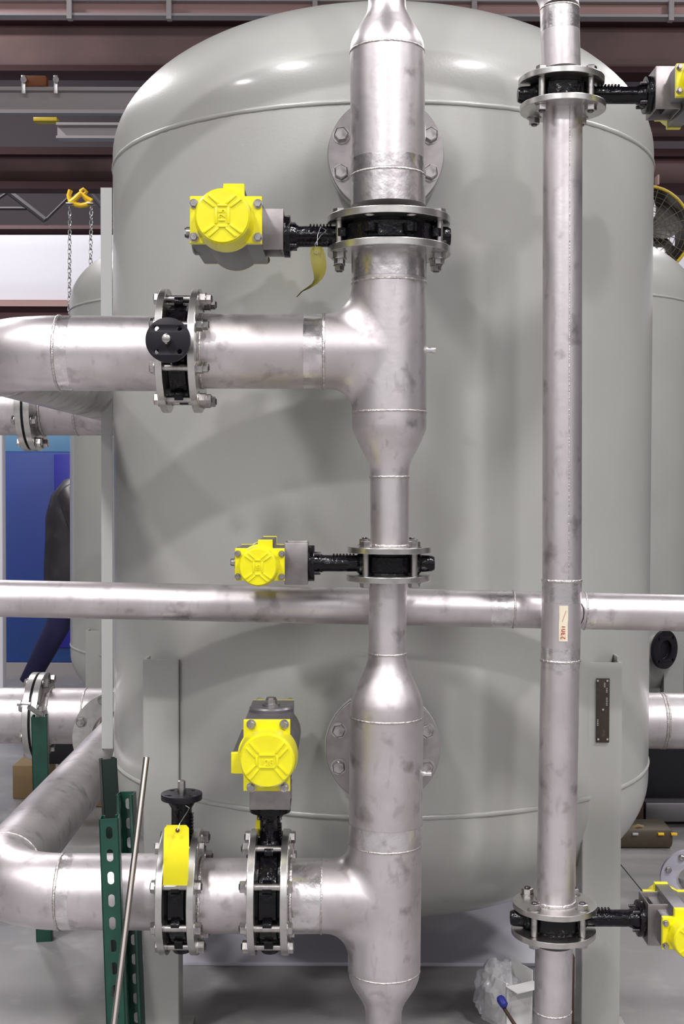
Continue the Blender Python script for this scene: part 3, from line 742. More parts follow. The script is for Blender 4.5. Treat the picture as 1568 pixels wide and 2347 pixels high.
def actuator(C, u, v, s, label, size, tab=1, bracket=(.0, .0), axis_pt=None, txtrot=90, group=None, length=.27, dcen=0, wfront=.13, zshift=0.0, rear=True):
    """C = point on the stem axis at the actuator's middle; u = direction TOWARDS the valve, v = tab side; w faces the camera"""
    u = Vector(u); v = Vector(v); wv = Vector((0, -1, 0))
    R3 = Matrix((u, v, wv)).transposed()
    if R3.determinant() < 0: mirror = True
    else: mirror = False
    # keep a proper rotation: when mirrored, flip local x of the meshes
    if mirror: R3 = Matrix((-u, v, wv)).transposed()
    fx = -1 if mirror else 1
    r = root('pneumatic_actuator', C, label, 'actuator', group or 'yellow-capped valve actuators', rot=R3)
    S = Matrix.Scale(fx, 4, (1, 0, 0))
    def pm(name, me, m, mx=None, parent=None, sharp=32):
        if mirror:
            me = me.copy(); me.transform(mx if mx is not None else Matrix.Identity(4)); me.transform(S); me.flip_normals(); mx = None
        return link(name, me, m, parent or r, mx, sharp)
    out = cap_outline(s); outb = out if rear else cap_outline(s, 1, .955)
    wf = wfront
    me = plate([cap_outline(s, 1, .965)], length - .02, 0.001); pm('cylinder_body', me, M['alu'], Matrix.Translation((0, 0, wf - length + .01)))
    for (z, sg, nm) in ((wf - .012, 1, 'end_cap'), (wf - length, -1, 'end_cap')):
        me = plate([out if sg > 0 else outb], .014, .0015)
        bm = bmesh.new(); bm.from_mesh(me)
        if sg > 0: lathe(bm, (-.002 * s, -.002 * s, .010), (0, 0, 1) if False else (-.002 * s, -.002 * s, 1), [(0, .064 * s), (.030 * s, .0625 * s), (.058 * s, .059 * s), (.064 * s, .055 * s), (.0645 * s, .0)], 72)
        elif rear: lathe(bm, (0, 0, .004), (0, 0, -1), [(0, .064 * s), (.030 * s, .0625 * s), (.06 * s, .058 * s), (.061 * s, 0)], 48)
        cap = pm(nm, mesh_from(bm), M['yellow'], Matrix.Translation((0, 0, z)), sharp=20)
        for (bx, by) in ((-.069, -.036), (.069, -.036), (-.069, .036), (.069, .036)):
            bm = bmesh.new(); zz = z + (.014 if sg > 0 else 0)
            lathe(bm, (bx * s, by * s, zz), (bx * s, by * s, zz + sg), [(0, .0105 * s), (.002, .0105 * s)], 20)
            lathe(bm, (bx * s, by * s, zz + sg * .002), (bx * s, by * s, zz + sg * 1), [(0, .0085 * s), (.006, .0085 * s), (.0075, .007 * s)], 6)
            pm('cap_screw', mesh_from(bm), M['bolt'])
        if sg > 0:
            zt = z + .0745 * s if False else z + .010 + .0645 * s
            bm = bmesh.new(); rr = .0535 * s; cx0, cy0 = -.002 * s, -.002 * s
            def bar(x0, y0, x1, y1, wd=.0024):
                d = Vector((x1 - x0, y1 - y0, 0)); L_ = d.length; an = math.atan2(d.y, d.x)
                box(bm, (0, -wd * s, -.001), (L_, wd * s, .0022 * s), .0005 * s, mx=Matrix.Translation((cx0 + x0, cy0 + y0, zt)) @ Matrix.Rotation(an, 4, 'Z'))
            a1, a2 = math.radians(52), math.radians(38)
            hx, hy = .013 * s, .021 * s
            
            for sx in (-1, 1):
                for sy in (-1, 1):
                    off = .0065 * s
                    dx, dy = (rr * math.cos(math.radians(50)), rr * math.sin(math.radians(50))) if txtrot else (rr * math.cos(math.radians(40)), rr * math.sin(math.radians(40)))
                    bar(sx * (hx + off * .6), sy * (hy - off * .4), sx * (dx + off * .8), sy * (dy - off * .8)); bar(sx * (hx - off * .8), sy * (hy + off * .6), sx * (dx - off * .9), sy * (dy + off * .4))
            for sy in (-1, 1): bar(-hx * .8, sy * hy * 1.05, hx * .8, sy * hy * 1.05); 
            for sx in (-1, 1): bar(sx * hx, -hy * .8, sx * hx, hy * .8)
            pm('rib', mesh_from(bm), M['yellow'], parent=cap if not mirror else cap, mx=Matrix.Translation((0, 0, -z)) if not mirror else None)
            me = text_mesh(size, .0195 * s if len(size) == 3 else .018 * s, .0022 * s)
            mt = Matrix.Translation((cx0, cy0, zt + .0003)) @ Matrix.Rotation(math.radians(txtrot), 4, 'Z')
            link('size_marking', me, M['yellow'], r, mt)
    # position indicator end, away from the valve
    bm = bmesh.new()
    lathe(bm, (-.072 * s, 0, 0), (-1, 0, 0), [(0, .05 * s), (.010 * s, .05 * s), (.014 * s, .046 * s)], 40)
    me = mesh_from(bm); pm('indicator_disc', me, M['alu'])
    bm = bmesh.new(); lathe(bm, (-.085 * s, 0, 0), (-1, 0, 0), [(0, .02 * s), (.006 * s, .02 * s), (.006 * s, .013 * s), (.016 * s, .013 * s)], 24); lathe(bm, (-.095 * s, 0, 0), (-1, 0, 0), [(0, .011 * s), (.010 * s, .011 * s)], 6)
    pm('indicator_knob', mesh_from(bm), M['bolt'])
    # black ring filling the dark gap between body and bracket
    b0, b1 = bracket
    bm = bmesh.new(); lathe(bm, (.07 * s, 0, 0), (1, 0, 0), [(0, .040 * s), (b0 - .07 * s + .002, .040 * s)], 36); pm('gap_ring', mesh_from(bm), M['matblack'])
    # bracket: square tube, open on the two sides that face across the stem
    hw_ = .046 if s > .9 else .0475; t = .004; dp = .045
    bm = bmesh.new()
    for lo, hi in (((b0, -hw_, -dp), (b0 + t, hw_, dp)), ((b1 - t, -hw_, -dp), (b1, hw_, dp)), ((b0, -hw_, dp - t), (b1, hw_, dp)), ((b0, -hw_, -dp), (b1, hw_, -dp + t))):
        box(bm, lo, hi, .0019)
    pm('bracket', mesh_from(bm), M['bracket'])
    bm = bmesh.new(); lathe(bm, (b0, 0, 0), (1, 0, 0), [(0, .012), (b1 - b0, .012)], 20); pm('coupling', mesh_from(bm), M['bolt'])
    return r
A8 = [PI / 8 + PI / 4 * i for i in range(8)]
# upper main valve, neck to the left
ZV = (ZU0 + ZU2) / 2; XV = XU
valve('butterfly_valve', (XV, Y0, ZV), (0, 0, 1), (-1, 0, 0), True, .222, 'large black butterfly valve in the main vertical pipe near the top, beside the big actuator', bolt_angs=[PI / 8, -PI / 8, PI * 7 / 8, -PI * 7 / 8], flip=True, two=True, gap=ZU0 - ZU2)
ca = (P(518, 507, 2.70)); actuator((ca.x, Y0, ZV + .008), (1, 0, 0), (0, 0, 1), 1.0, 'largest yellow-capped actuator with sideways 125, left of the top of the main pipe', '125', bracket=(XV - .236 - .052 - ca.x, XV - .236 - ca.x), wfront=.13, rear=False)
# middle small valve
ZV = (ZM0 + ZM2) / 2; XV = (XM + XM2) / 2
valve('butterfly_valve', (XV, Y0, ZV), (0, 0, 1), (-1, 0, 0), False, .170, 'small black butterfly valve in the middle of the main vertical pipe', bolt_angs=[PI / 4 + PI / 2 * i for i in range(4)], flip=False, stub=.103, gap=ZM0 - ZM2)
ca = P(596, 1298, 2.735); actuator((ca.x, Y0, ZV + .002), (1, 0, 0), (0, 0, 1), .70, 'small yellow-capped actuator in the photo centre above the long cross pipe', '85', bracket=(XV - .184 - .053 - ca.x, XV - .184 - ca.x), wfront=.10, length=.19)
# right top valve, neck to the right
ZV = (ZR1 - .0135 + ZR2) / 2; XV = (XR1 + XR2) / 2
valve('butterfly_valve', (XV, Y0, ZV), (0, 0, 1), (1, 0, 0), False, .186, 'small black butterfly valve at the top of the right vertical pipe', bolt_angs=[PI / 4 + PI / 2 * i for i in range(4)], flip=True, stub=.10, gap=ZR1 - .0135 - ZR2, two=False)
XA = Xp(1597, 2.735); actuator((XA, Y0, ZV + .004), (-1, 0, 0), (0, 0, -1), .70, 'yellow-capped actuator cut by the right edge at the top', '85', bracket=(XA - XV - .2 - .058, XA - XV - .2), wfront=.10, length=.19)
# right bottom valve
ZV = ZR3 - .0135 - .0235; XV = XR3 - .0015
valve('butterfly_valve', (XV, Y0, ZV), (0, 0, 1), (1, 0, 0), False, .19, 'small black butterfly valve at the bottom of the right vertical pipe', bolt_angs=[PI / 4 + PI / 2 * i for i in range(4)], flip=False, stub=.10, gap=.047)
XA = Xp(1584, 2.735); actuator((XA, Y0, ZV), (-1, 0, 0), (0, 0, 1), .70, 'yellow-capped actuator cut by the right edge near the bottom', '85', bracket=(XA - XV - .204 - .056, XA - XV - .204), wfront=.10, length=.19)
# upper left valve facing the camera with a bare round disc
XV = (FLX['uL'][1] + FLX['uR'][0]) / 2
valve('butterfly_valve', (XV, Y0, LZ.z), (1, 0, 0), (0, -1, 0), True, .215, 'large black butterfly valve in the upper left pipe, bare round disc facing the camera', bolt_angs=A8, bare=True, gap=FLX['uR'][0] - FLX['uL'][1], two=True)
# bottom valves, necks up
XV = (FLX['aL'][1] + FLX['aR'][0]) / 2
valve('butterfly_valve', (XV, Y0, ZB), (1, 0, 0), (0, 0, 1), True, .212, 'large black butterfly valve with a bare upright stem behind the hanging yellow tag', bolt_angs=A8, bare=True, gap=FLX['aR'][0] - FLX['aL'][1])
XV = (FLX['bL'][1] + FLX['bR'][0]) / 2
valve('butterfly_valve', (XV, Y0, ZB), (1, 0, 0), (0, 0, 1), True, .185, 'large black butterfly valve under the upright yellow actuator, beside the lower tee', bolt_angs=A8, flip=True, gap=FLX['bR'][0] - FLX['bL'][1])
zc4 = zrim(1735, 2.70); actuator((XV + .002, Y0, zc4), (0, 0, -1), (-1, 0, 0), 1.0, 'upright yellow-capped actuator with level 125 on the bottom left valve', '125', bracket=(zc4 - ZB - .199 - .050, zc4 - ZB - .199), txtrot=-90, wfront=.13, rear=False)

# ================================================================ TAGS
r = root('paper_tag', P(404, 1900, 2.66), 'bright yellow blank paper tag hanging in front of the bare-stemmed valve', 'tag', 'yellow paper tags')
def tagsheet(pts, Ys, material, parent, nm='tag_sheet', th=.0006):
    """pts rows of (left px, right px, y); Ys depth per row"""
    b = bmesh.new(); rows = []
    for (xl, xr, y), Yd in zip(pts, Ys):
        rows.append([[b.verts.new(P(xl + (xr - xl) * i / 6, y, Yd + .004 * math.sin(PI * i / 6)) + Vector((0, o_, 0))) for o_ in (0, th)] for i in range(7)])
    for j in range(len(rows) - 1):
        for i in range(6):
            for k in (0, 1): b.faces.new([rows[j][i][k], rows[j][i + 1][k], rows[j + 1][i + 1][k], rows[j + 1][i][k]])
    return part(nm, b, material, parent, sharp=70)
tagsheet([(383, 427, 1891), (377, 433, 1898), (375, 433.5, 1930), (375, 433, 1960), (374, 432, 1990), (374, 431, 2015), (373, 429, 2029)], [2.66, 2.66, 2.655, 2.65, 2.652, 2.657, 2.66], M['tag'], r)
b = bmesh.new(); q = P(407, 1903, 2.655); 
for R_, mm_ in ((.0048, 'x'),): cyl(b, q, q - Vector((0, .0012, 0)), R_, 24)
part('eyelet', b, M['orange'], r)
b = bmesh.new(); cyl(b, q - Vector((0, .0011, 0)), q - Vector((0, .0018, 0)), .0018, 16); part('eyelet_hole', b, M['matblack'], r)
b = bmesh.new(); sweep(b, [P(407, 1903, 2.65), P(412, 1888, 2.66), P(420, 1875, 2.70), P(430, 1860, 2.76), P(434, 1852, 2.80), P(425, 1846, 2.8)], .0009, 6); part('tag_wire', b, M['zinc'], r)
r = root('paper_tag', P(728, 575, 2.78), 'soiled curling yellow paper tag hanging below the neck of the upper main valve', 'tag', 'yellow paper tags')
tagsheet([(716, 736, 565), (712, 742, 572), (711, 746, 585), (713, 748, 600), (716, 748, 615), (719, 745, 628), (720, 738, 640), (715, 728, 650), (702, 712, 660), (690, 694, 668), (679, 681, 681)], [2.78, 2.78, 2.775, 2.77, 2.77, 2.772, 2.776, 2.78, 2.785, 2.79, 2.80], M['oldtag'], r)
b = bmesh.new(); q = P(725, 577, 2.776); sweep(b, arc(q, (1, 0, 0), (0, 0, 1), .0032, 0, 2 * PI, 12)[:-1], .0006, 6, closed=True); part('eyelet', b, M['zinc'], r)
b = bmesh.new(); sweep(b, [P(725, 574, 2.77), P(722, 560, 2.77), P(735, 540, 2.78), P(748, 528, 2.79), P(735, 520, 2.79), P(728, 540, 2.785), P(727, 562, 2.775)], .0007, 6); part('tag_wire', b, M['zinc'], r)
# tag behind the neck of the actuated bottom valve
r = root('paper_tag', P(600, 1880, 2.87), 'yellow paper tag half hidden behind the neck under the upright actuator', 'tag', 'yellow paper tags')
tagsheet([(588, 600, 1870), (587, 606, 1885), (585, 650, 1905), (583, 652, 1925), (590, 648, 1932)], [2.875] * 5, M['tag'], r)

# ================================================================ GREEN STRUTS AND ROD
def strut(name, pt, pb, label, openfront=False, wd=.0413, nslots=18, pitch=.048, yaw=0.0, start=.03, z_floor=True, group=None, m_='green'):
    pt = Vector(pt); pb = Vector(pb)
    if z_floor:
        d = pb - pt; pb = pt + d * (pt.z / (pt.z - pb.z))
    L_ = (pt - pb).length; h = wd / 2; t = .0026
    zax = (pt - pb).normalized(); y = Vector((math.sin(yaw), math.cos(yaw), 0)); x = y.cross(zax).normalized(); y = zax.cross(x)
    m = Matrix((x, y, zax)).transposed().to_4x4(); m.translation = pb
    r = root(name, pb, label, 'strut', group or 'green strut channels at lower left')
    loops = [[(-h, 0), (h, 0), (h, L_), (-h, L_)]]
    for i in range(nslots):
        yy = L_ - start - i * pitch
        if yy > .03: loops.append(slot(0, yy, .0068, .0135))
    me = plate(loops, t); me.transform(Matrix.Rotation(PI / 2, 4, 'X'))   # now in XZ plane, thickness along y
    bm = bmesh.new(); bm.from_mesh(me)
    f = 1 if not openfront else -1
    yb = -h if not openfront else h
    bmesh.ops.translate(bm, vec=(0, yb + (t if not openfront else 0), 0), verts=bm.verts)
    for sx in (-1, 1):
        x0 = sx * h; lo = (min(x0, x0 - sx * t), min(yb, yb + f * wd), 0); hi = (max(x0, x0 - sx * t), max(yb, yb + f * wd), L_); box(bm, lo, hi)
        yl = yb + f * wd; x1 = sx * (h - .0095)
        box(bm, (min(x0, x1), min(yl, yl - f * t), 0), (max(x0, x1), max(yl, yl - f * t), L_))
        box(bm, (min(x1, x1 + sx * t), min(yl, yl - f * .008), 0), (max(x1, x1 + sx * t), max(yl, yl - f * .008), L_))
    me = mesh_from(bm); o = link('channel', me, M[m_], r, m, world=True)
    return r
strut('strut_channel', P(251, 1872, 2.66), P(268, 2347, 2.64), 'green slotted strut standing in front of the lower left pipe', yaw=-.10)
strut('strut_channel', P(289, 1818, 3.04), P(310, 2347, 3.02), 'green slotted strut standing behind the lower left pipe, open side forward', openfront=True, yaw=.05)
strut('strut_channel', P(247, 1738, 3.30), P(256, 1900, 3.28), 'green strut in shade-darkened colour between the rear pipe and the front slotted strut', yaw=-.35, nslots=0, m_='shadegreen')
rs = strut('strut_channel', P(91, 1640, 4.02), P(103, 2165, 4.02), 'green strut under the rear header pipe, foot on the floor at far left', wd=.05, yaw=-.15, nslots=0)
b = bmesh.new(); q = P(91, 1640, 4.0)
sweep(b, [P(95, 1638, 4.0), P(84, 1632, 3.98), P(66, 1620, 3.96)], .008, 10); part('hook_rod', b, M['zinc'], rs)
b = bmesh.new(); lathe(b, P(70, 1613, 3.96), P(55, 1612, 3.96), [(0, .006), (.03, .006), (.03, .011), (.042, .011)], 6); part('hook_bolt', b, M['zinc'], rs)
b = bmesh.new(); r0 = P(336, 1735, 2.74); r1 = P(250, 2440, 2.50); r1 = r0 + (r1 - r0) * ((r0.z - .006) / (r0.z - r1.z)); cyl(b, r0, r1, .0066, 20, .001)
tag(part('steel_rod', b, M['rod']), 'thin plain steel rod leaning in front of the bottom left pipe', 'rod')

# ================================================================ PERSON BEHIND THE TANKS
def skin(verts, edges, radii, sub_=2):
    me = bpy.data.meshes.new('s'); me.from_pydata([Vector(v) for v in verts], edges, [])
    o = bpy.data.objects.new('s', me); COL.objects.link(o)
    md = o.modifiers.new('k', 'SKIN'); md.use_smooth_shade = True
    for i, r_ in enumerate(radii):
        me.skin_vertices[0].data[i].radius = (r_, r_) if not isinstance(r_, tuple) else r_
    me.skin_vertices[0].data[0].use_root = True
    s2 = o.modifiers.new('u', 'SUBSURF'); s2.levels = sub_; s2.render_levels = sub_
    dg = bpy.context.evaluated_depsgraph_get(); dg.update()
    out = bpy.data.meshes.new_from_object(o.evaluated_get(dg)); bpy.data.objects.remove(o); out.materials.clear()
    return out
PX = Xp(172, 8.5); PYd = 8.5
def pp(dx, dy, z): return (PX + dx, PYd + dy, z)
# leaning forward to the right, left leg trailing
V = [pp(-.02, 0, .93), pp(-.02, 0, 1.08), pp(-.02, 0, 1.24), pp(.02, 0, 1.37), pp(.07, 0, 1.45), pp(.11, 0, 1.50), pp(.15, 0, 1.60), pp(.16, 0, 1.67),
     pp(-.03, -.10, .88), pp(-.10, -.10, .50), pp(-.30, -.10, .12), pp(-.20, -.12, .05),
     pp(-.01, .10, .88), pp(.22, .10, .50), pp(.22, .12, .11), pp(.36, .12, .05),
     pp(.03, -.19, 1.38), pp(.10, -.24, 1.12), pp(.32, -.22, 1.03), pp(.39, -.21, 1.02),
     pp(.03, .19, 1.38), pp(.10, .24, 1.12), pp(.32, .22, 1.05), pp(.39, .21, 1.05)]
E_ = [(0, 1), (1, 2), (2, 3), (3, 4), (4, 5), (5, 6), (6, 7), (0, 8), (8, 9), (9, 10), (10, 11), (0, 12), (12, 13), (13, 14), (14, 15), (3, 16), (16, 17), (17, 18), (18, 19), (3, 20), (20, 21), (21, 22), (22, 23)]
Rr = [.11, .11, .12, .10, .07, .055, .09, .085, .095, .062, .045, .04, .095, .062, .045, .04, .06, .047, .036, .03, .06, .047, .036, .03]
for hand, base in ((19, -.21), (23, .21)):
    for k in range(5):
        i0 = len(V); bx, by, bz = V[hand]
        oy = (k - 1.5) * .02 if k < 4 else -.035
        V += [(bx + .05, by + oy, bz - .005), (bx + (.085 if k < 4 else .06), by + oy * 1.1, bz - .02), (bx + (.10 if k < 4 else .075), by + oy * 1.1, bz - .05)]
        E_ += [(hand, i0), (i0, i0 + 1), (i0 + 1, i0 + 2)]; Rr += [.009, .0085, .0075]
rp = root('person', (PX, PYd, 0), 'person in a black jacket and navy trousers striding behind the left rear tank', 'person')
bodym = skin(V, E_, Rr); bodym.transform(INV[rp.name]); link('body', bodym, M['skin'], rp, sharp=180)
def garment(nm, m_, tubes):
    b = bmesh.new()
    for pts, rs in tubes: sweep(b, pts, rs, 20)
    part(nm, b, m_, rp, sharp=180)
garment('jacket', M['jacket'], [
    ([pp(-.02, 0, .74), pp(-.03, 0, .80), pp(-.03, 0, .92), pp(-.03, 0, 1.08), pp(-.02, 0, 1.22), pp(.01, 0, 1.34), pp(.05, 0, 1.43), pp(.09, 0, 1.49)], [.165, .182, .182, .172, .182, .178, .14, .075]),
    ([V[3], V[16], V[17], V[18]], [.13, .105, .07, .05]), ([V[3], V[20], V[21], V[22]], [.13, .105, .07, .05])])
garment('trousers', M['jeans'], [
    ([pp(-.02, 0, .98), pp(-.02, 0, .9), pp(-.01, 0, .80)], [.10, .11, .10]),
    ([pp(-.02, -.07, .92), V[8], V[9], V[10]], [.06, .07, .082, .062]), ([pp(-.02, .07, .92), V[12], V[13], V[14]], [.06, .07, .082, .062])])
for i, j in ((10, 11), (14, 15)):
    me = skin([V[i], ((V[i][0] + V[j][0]) / 2, (V[i][1] + V[j][1]) / 2, .06), V[j]], [(0, 1), (1, 2)], [.05, .048, .042]); me.transform(INV[rp.name]); link('boot', me, M['matblack'], rp, sharp=180)
me = skin([V[6], (V[7][0] - .01, V[7][1], V[7][2] + .015)], [(0, 1)], [.088, .095]); me.transform(Matrix.Translation((-.02, 0, .03))); me.transform(INV[rp.name]); link('hair', me, M['hair'], rp, sharp=180)
for s_ in (-1, 1):
    b = bmesh.new(); lathe(b, pp(.235, s_ * .03, 1.635), pp(.26, s_ * .03, 1.635), [(0, .012), (.01, .012), (.014, .006)], 12); part('eye', b, M['matblack'], rp)
b = bmesh.new(); sweep(b, [pp(.235, 0, 1.63), pp(.27, 0, 1.60), pp(.245, 0, 1.59)], [.008, .014, .01], 10); part('nose', b, M['skin'], rp)
b = bmesh.new(); box(b, (PX + .225, PYd - .022, 1.565), (PX + .245, PYd + .022, 1.572), .002); part('mouth', b, M['orange'], rp)

# ================================================================ BACKGROUND THINGS
def thing_box(name, lo, hi, m, label, cat, bev=.004, group=None):
    b = bmesh.new(); box(b, lo, hi, bev); return tag(part(name, b, m), label, cat, group)
# blue booth far left
BX0, BX1 = Xp(-260, 9.6), Xp(420, 9.6)
r = root('blue_booth', (BX0, 9.6, 0), 'deep blue sheet-metal booth behind the person at far left', 'booth')
b = bmesh.new(); box(b, (BX0, 9.6, .08), (BX1, 11.2, Zp(1038, 9.6)), .01); part('panel', b, M['blue'], r)
b = bmesh.new(); box(b, (Xp(124, 9.58), 9.575, .2), (Xp(250, 9.58), 9.6, Zp(1043, 9.58)), .006); d = part('door', b, M['bluedoor'], r)
b = bmesh.new(); box(b, (BX0, 9.62, Zp(1038, 9.6)), (BX1, 11.2, Zp(1038, 9.6) + .35), .01); part('fascia', b, M['lightblue'], r)
b = bmesh.new(); box(b, (BX0, 9.56, 0), (BX1, 11.2, .08)); part('plinth', b, M['greybeam'], r)
thing_box('steel_post', (Xp(-14, 7.5), 7.5, 0), (Xp(5, 7.5), 7.58, Zp(980, 7.5)), M['whitewall'], 'thin pale post at the very left edge in front of the blue booth', 'post')
thing_box('cardboard_box', (Xp(26, 5.8), 5.8, 0), (Xp(86, 5.8), 6.15, Zp(1757, 5.8)), M['card'], 'tan cardboard box on the floor behind the green strut at far left', 'box')
# dark crate and pallet under the return pipe
r = root('equipment_crate', (Xp(180, 5.9), 5.9, 0), 'low black equipment crate on a brown base behind the diagonal return pipe', 'crate')
b = bmesh.new(); box(b, (Xp(90, 5.6), 5.55, .22), (Xp(300, 5.6), 6.0, .36), .01); part('crate_top', b, M['matblack'], r)
b = bmesh.new(); box(b, (Xp(125, 5.6), 5.65, 0), (Xp(300, 5.6), 5.95, .22), .01); part('crate_base', b, M['card'], r)
thing_box('storage_cabinet', (Xp(95, 5.7), 5.56, .362), (Xp(300, 5.7), 5.95, .50), M['greybeam'], 'grey cabinet resting on the low black crate behind the return pipe', 'cabinet')
# right background machine, case, brown board
r = root('floor_machine', (Xp(1500, 5.75), 5.75, 0), 'dark machine with a grey lower panel behind the lower right of the main tank', 'machine')
b = bmesh.new(); box(b, (Xp(1400, 5.5), 5.45, .06), (Xp(1900, 5.5), 6.1, .33), .01); part('housing', b, M['matblack'], r)
b = bmesh.new(); box(b, (Xp(1482, 5.4), 5.36, .02), (Xp(1900, 5.4), 5.45, Zp(1838, 5.36)), .006); part('lower_panel', b, M['alu'], r)
b = bmesh.new(); box(b, (Xp(1400, 5.5), 5.5, 0), (Xp(1900, 5.5), 6.0, .06)); part('plinth', b, M['maroon'], r)
thing_box('cardboard_sheet', (Xp(1440, 5.38), 5.36, 0), (Xp(1480, 5.38), 5.42, Zp(1826, 5.38)), M['wood'], 'upright brown board beside the grey machine panel', 'board')
r = root('tool_case', (Xp(1480, 5.1), 5.15, 0), 'dark olive carrying case with a handle on the floor right of the tank', 'case')
b = bmesh.new(); box(b, (Xp(1350, 5.03), 5.03, 0), (Xp(1553, 5.03), 5.2, .082), .02); part('case_body', b, M['olive'], r)
b = bmesh.new(); sweep(b, [P(1446, 1906, 5.06), P(1452, 1897, 5.06), P(1462, 1893, 5.06), P(1472, 1895, 5.06), P(1482, 1910, 5.06)], .008, 8); part('handle', b, M['card'], r)
for px in (1456, 1515, 1545):
    b = bmesh.new(); box(b, P(px - 6, 1915, 5.022) , P(px + 6, 1908, 5.034), .001); part('latch', b, M['hoist'] if px > 1500 else M['zinc'], r)
# pipe end with pale flange lying at the right edge
r = root('pipe_offcut', P(1580, 2010, 4.2), 'loose pipe end with a pale bolted flange at the lower right edge', 'pipe')
q = P(1583, 2016, 4.2)
m = flange_mesh(.100, .048, .02, .080, 8, .0075, PI / 8).copy(); m.materials.clear(); link('flange', m, M['plate'], r, mframe(q, (.12, 1, 0)), world=True)
b = bmesh.new(); ax = Vector((.12, 1, 0)).normalized(); lathe(b, q + ax * .005, q + ax * 2, [(0, .040), (0, .050), (.12, .050), (.12, .040), (0, .040)], 40, cap=False); part('pipe', b, M['steel'], r)
bolts(r, INV[r.name] @ mframe(q, ax), [PI / 8 + PI / 4 * i for i in range(8)], .080, 0, .02, r=.007, hr=.010, hh=.006, out=.01)
# pedestal fan on the right
FYd = 9.5
c = P(1482, 528, FYd); r = root('drum_fan', (c.x, FYd, c.z - .4), 'large drum fan with a yellow rim behind the right shoulder of the tank', 'fan')
R_ = 100 * FYd / F
b = bmesh.new(); sweep(b, [c + Vector((math.cos(a) * R_, 0, math.sin(a) * R_)) for a in [2 * PI * i / 64 for i in range(64)]], .012, 8, closed=True); part('rim', b, M['fanyellow'], r)
b = bmesh.new(); lathe(b, c, c + Vector((0, 1, 0)), [(0.005, R_), (.4, R_), (.4, R_ * .97), (.005, R_ * .97), (.005, R_)], 64, cap=False); part('drum', b, M['fanguard'], r)
b = bmesh.new()
for i in range(2, 9): sweep(b, [c + Vector((math.cos(a) * R_ * i / 9, -.01, math.sin(a) * R_ * i / 9)) for a in [2 * PI * k / 48 for k in range(48)]], .003, 5, closed=True)
for i in range(24):
    a = 2 * PI * i / 24; sweep(b, [c + Vector((math.cos(a) * .04, -.013, math.sin(a) * .04)), c + Vector((math.cos(a) * R_, -.008, math.sin(a) * R_))], .0035, 5)
part('guard', b, M['fanguard'], r)
for i in range(5):
    a = 2 * PI * i / 5 + .5; b = bmesh.new(); rows = []
    for k in range(7):
        rr = .05 + (R_ * .9 - .05) * k / 6; wd = .06 + .07 * math.sin(PI * (k / 6) ** .8 * .8)
        rows.append([b.verts.new(c + Vector((math.cos(a) * rr - math.sin(a) * t * wd, .15 + t * .05 + o_, math.sin(a) * rr + math.cos(a) * t * wd))) for t in (-1, 0, 1) for o_ in (0, .003)])
    for A, B in zip(rows, rows[1:]):
        for i2 in (0, 2):
            b.faces.new([A[i2], A[i2 + 2], B[i2 + 2], B[i2]]); b.faces.new([A[i2 + 1], B[i2 + 1], B[i2 + 3], A[i2 + 3]])
    part('blade', b, M['zinc'], r)
b = bmesh.new(); lathe(b, c + Vector((0, .08, 0)), c + Vector((0, 1, 0)), [(0, .03), (.02, .06), (.25, .06), (.3, .04)], 24); part('motor', b, M['matblack'], r)
b = bmesh.new(); cyl(b, c + Vector((0, .2, -R_)), Vector((c.x, FYd + .2, .03)), .025, 16); cyl(b, Vector((c.x, FYd + .2, 0)), Vector((c.x, FYd + .2, .03)), .3, 32); part('pedestal', b, M['matblack'], r)
b = bmesh.new(); box(b, P(1500, 430, 9.9), P(1512, 400, 9.8), .004); tag(part('wall_bracket', b, M['rose']), 'small rose-brown bracket above the fan rim', 'bracket')
# low plate under the tank, litter on the floor
b = bmesh.new(); box(b, (-.62, 3.80, .0), (.62, 4.7, .012), .002); tag(part('floor_plate', b, M['plate']), 'thin pale lavender plate simplifying the floor under the main tank', 'plate')  # plate simplifies the paler floor area under the tank
b = bmesh.new(); q = P(1190, 2330, 3.25)
r = root('paper_carton', (q.x, 3.25, 0), 'open white paper carton on the floor by the bottom right pipe', 'carton')
m = Matrix.Translation((q.x - .005, 3.42, 0)) @ Matrix.Rotation(.5, 4, 'Z')
for lo, hi in (((-.045, -.05, .0), (.045, .05, .002)), ((-.045, -.05, 0), (-.043, .05, .13)), ((.043, -.05, 0), (.045, .05, .15)), ((-.045, -.05, 0), (.045, -.048, .12)), ((-.045, .048, 0), (.045, .05, .14))): box(b, lo, hi, 0, mx=m)
box(b, (-.045, -.10, .119), (.045, -.05, .121), 0, mx=m)
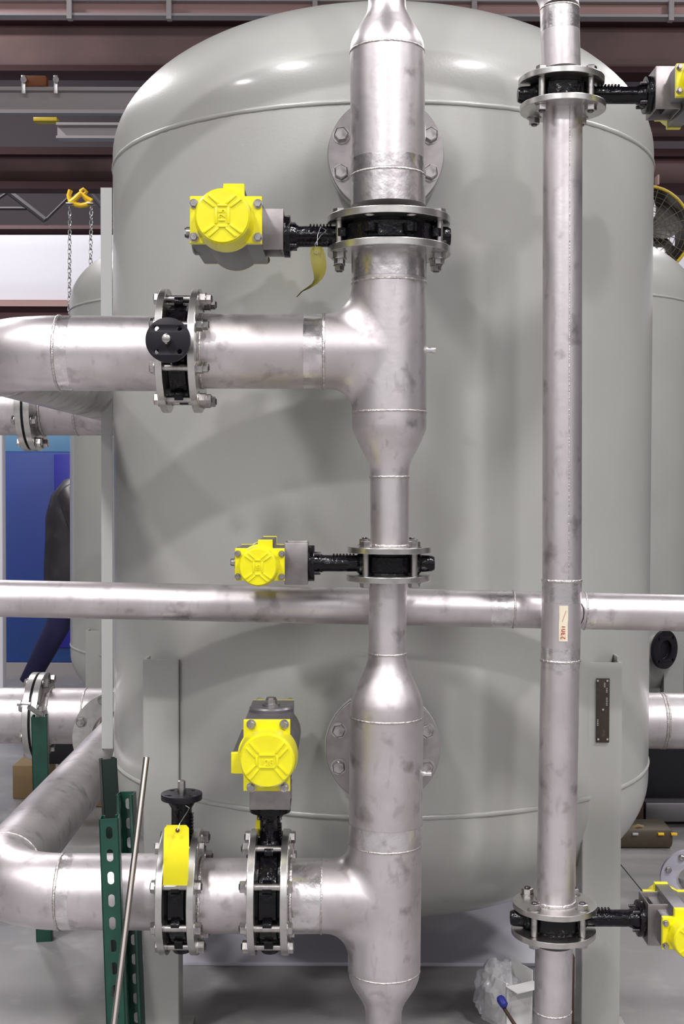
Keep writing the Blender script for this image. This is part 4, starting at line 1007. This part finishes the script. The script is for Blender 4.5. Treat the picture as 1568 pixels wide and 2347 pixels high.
part('carton_body', b, M['plastic'], r)
b = bmesh.new(); bmesh.ops.create_icosphere(b, subdivisions=4, radius=1)
from mathutils import noise as mn
for v in b.verts:
    n_ = mn.noise(v.co * 2.3) * .35 + abs(mn.noise(v.co * 6)) * .22; v.co = v.co * (1 + n_)
    v.co.x *= .055; v.co.y *= .06; v.co.z = max(v.co.z * .085, -.07)
bmesh.ops.translate(b, vec=(Xp(1146, 3.42), 3.42, .075), verts=b.verts)
bg = part('plastic_bag', b, M['bag'], sharp=20); tag(bg, 'crumpled clear plastic bag beside the white carton', 'bag')
r = root('cleaning_brush', P(1160, 2320, 3.2), 'small blue-headed brush leaning by the crumpled plastic bag', 'brush')
b = bmesh.new(); q0 = P(1152, 2305, 3.28); q1 = P(1200, 2380, 3.2); cyl(b, q0, q1, .005, 12); part('handle', b, M['wood'], r)
b = bmesh.new(); lathe(b, q0 + Vector((-.008, .005, .022)), q1, [(0, .008), (.008, .012), (.026, .011), (.032, .005)], 16); part('brush_head', b, M['bluebit'], r)
thing_box('brown_strip', (Xp(1309, 3.22), 3.22, 0), (Xp(1327, 3.22), 3.26, Zp(2190, 3.22)), M['wood'], 'narrow dark brown strip upright behind the bottom right pipe', 'board')  # upright brown box for the dark strip beside the leg
# floor joint
b = bmesh.new(); q0 = P(1418, 1975, 1); 
def onfloor(px, py):
    d = CR.to_3x3() @ Vector(((px - 784) / F, -(py - 1173.5) / F, -1)); k = -CAM_Z / d.z; return Vector((0, 0, CAM_Z)) + d * k
a0 = onfloor(1405, 1960); a1 = onfloor(1480, 2052); dd = (a1 - a0).normalized(); nn = Vector((-dd.y, dd.x, 0)) * .0022
vs = [b.verts.new(v) for v in (a0 - nn, a0 + nn, a1 + nn + dd * 1.5, a1 - nn + dd * 1.5)]; f = b.faces.new(vs); e = bmesh.ops.extrude_face_region(b, geom=[f]); bmesh.ops.translate(b, vec=(0, 0, .0006), verts=[v for v in e['geom'] if isinstance(v, bmesh.types.BMVert)])
struct('trim_4', b, M['matblack'])
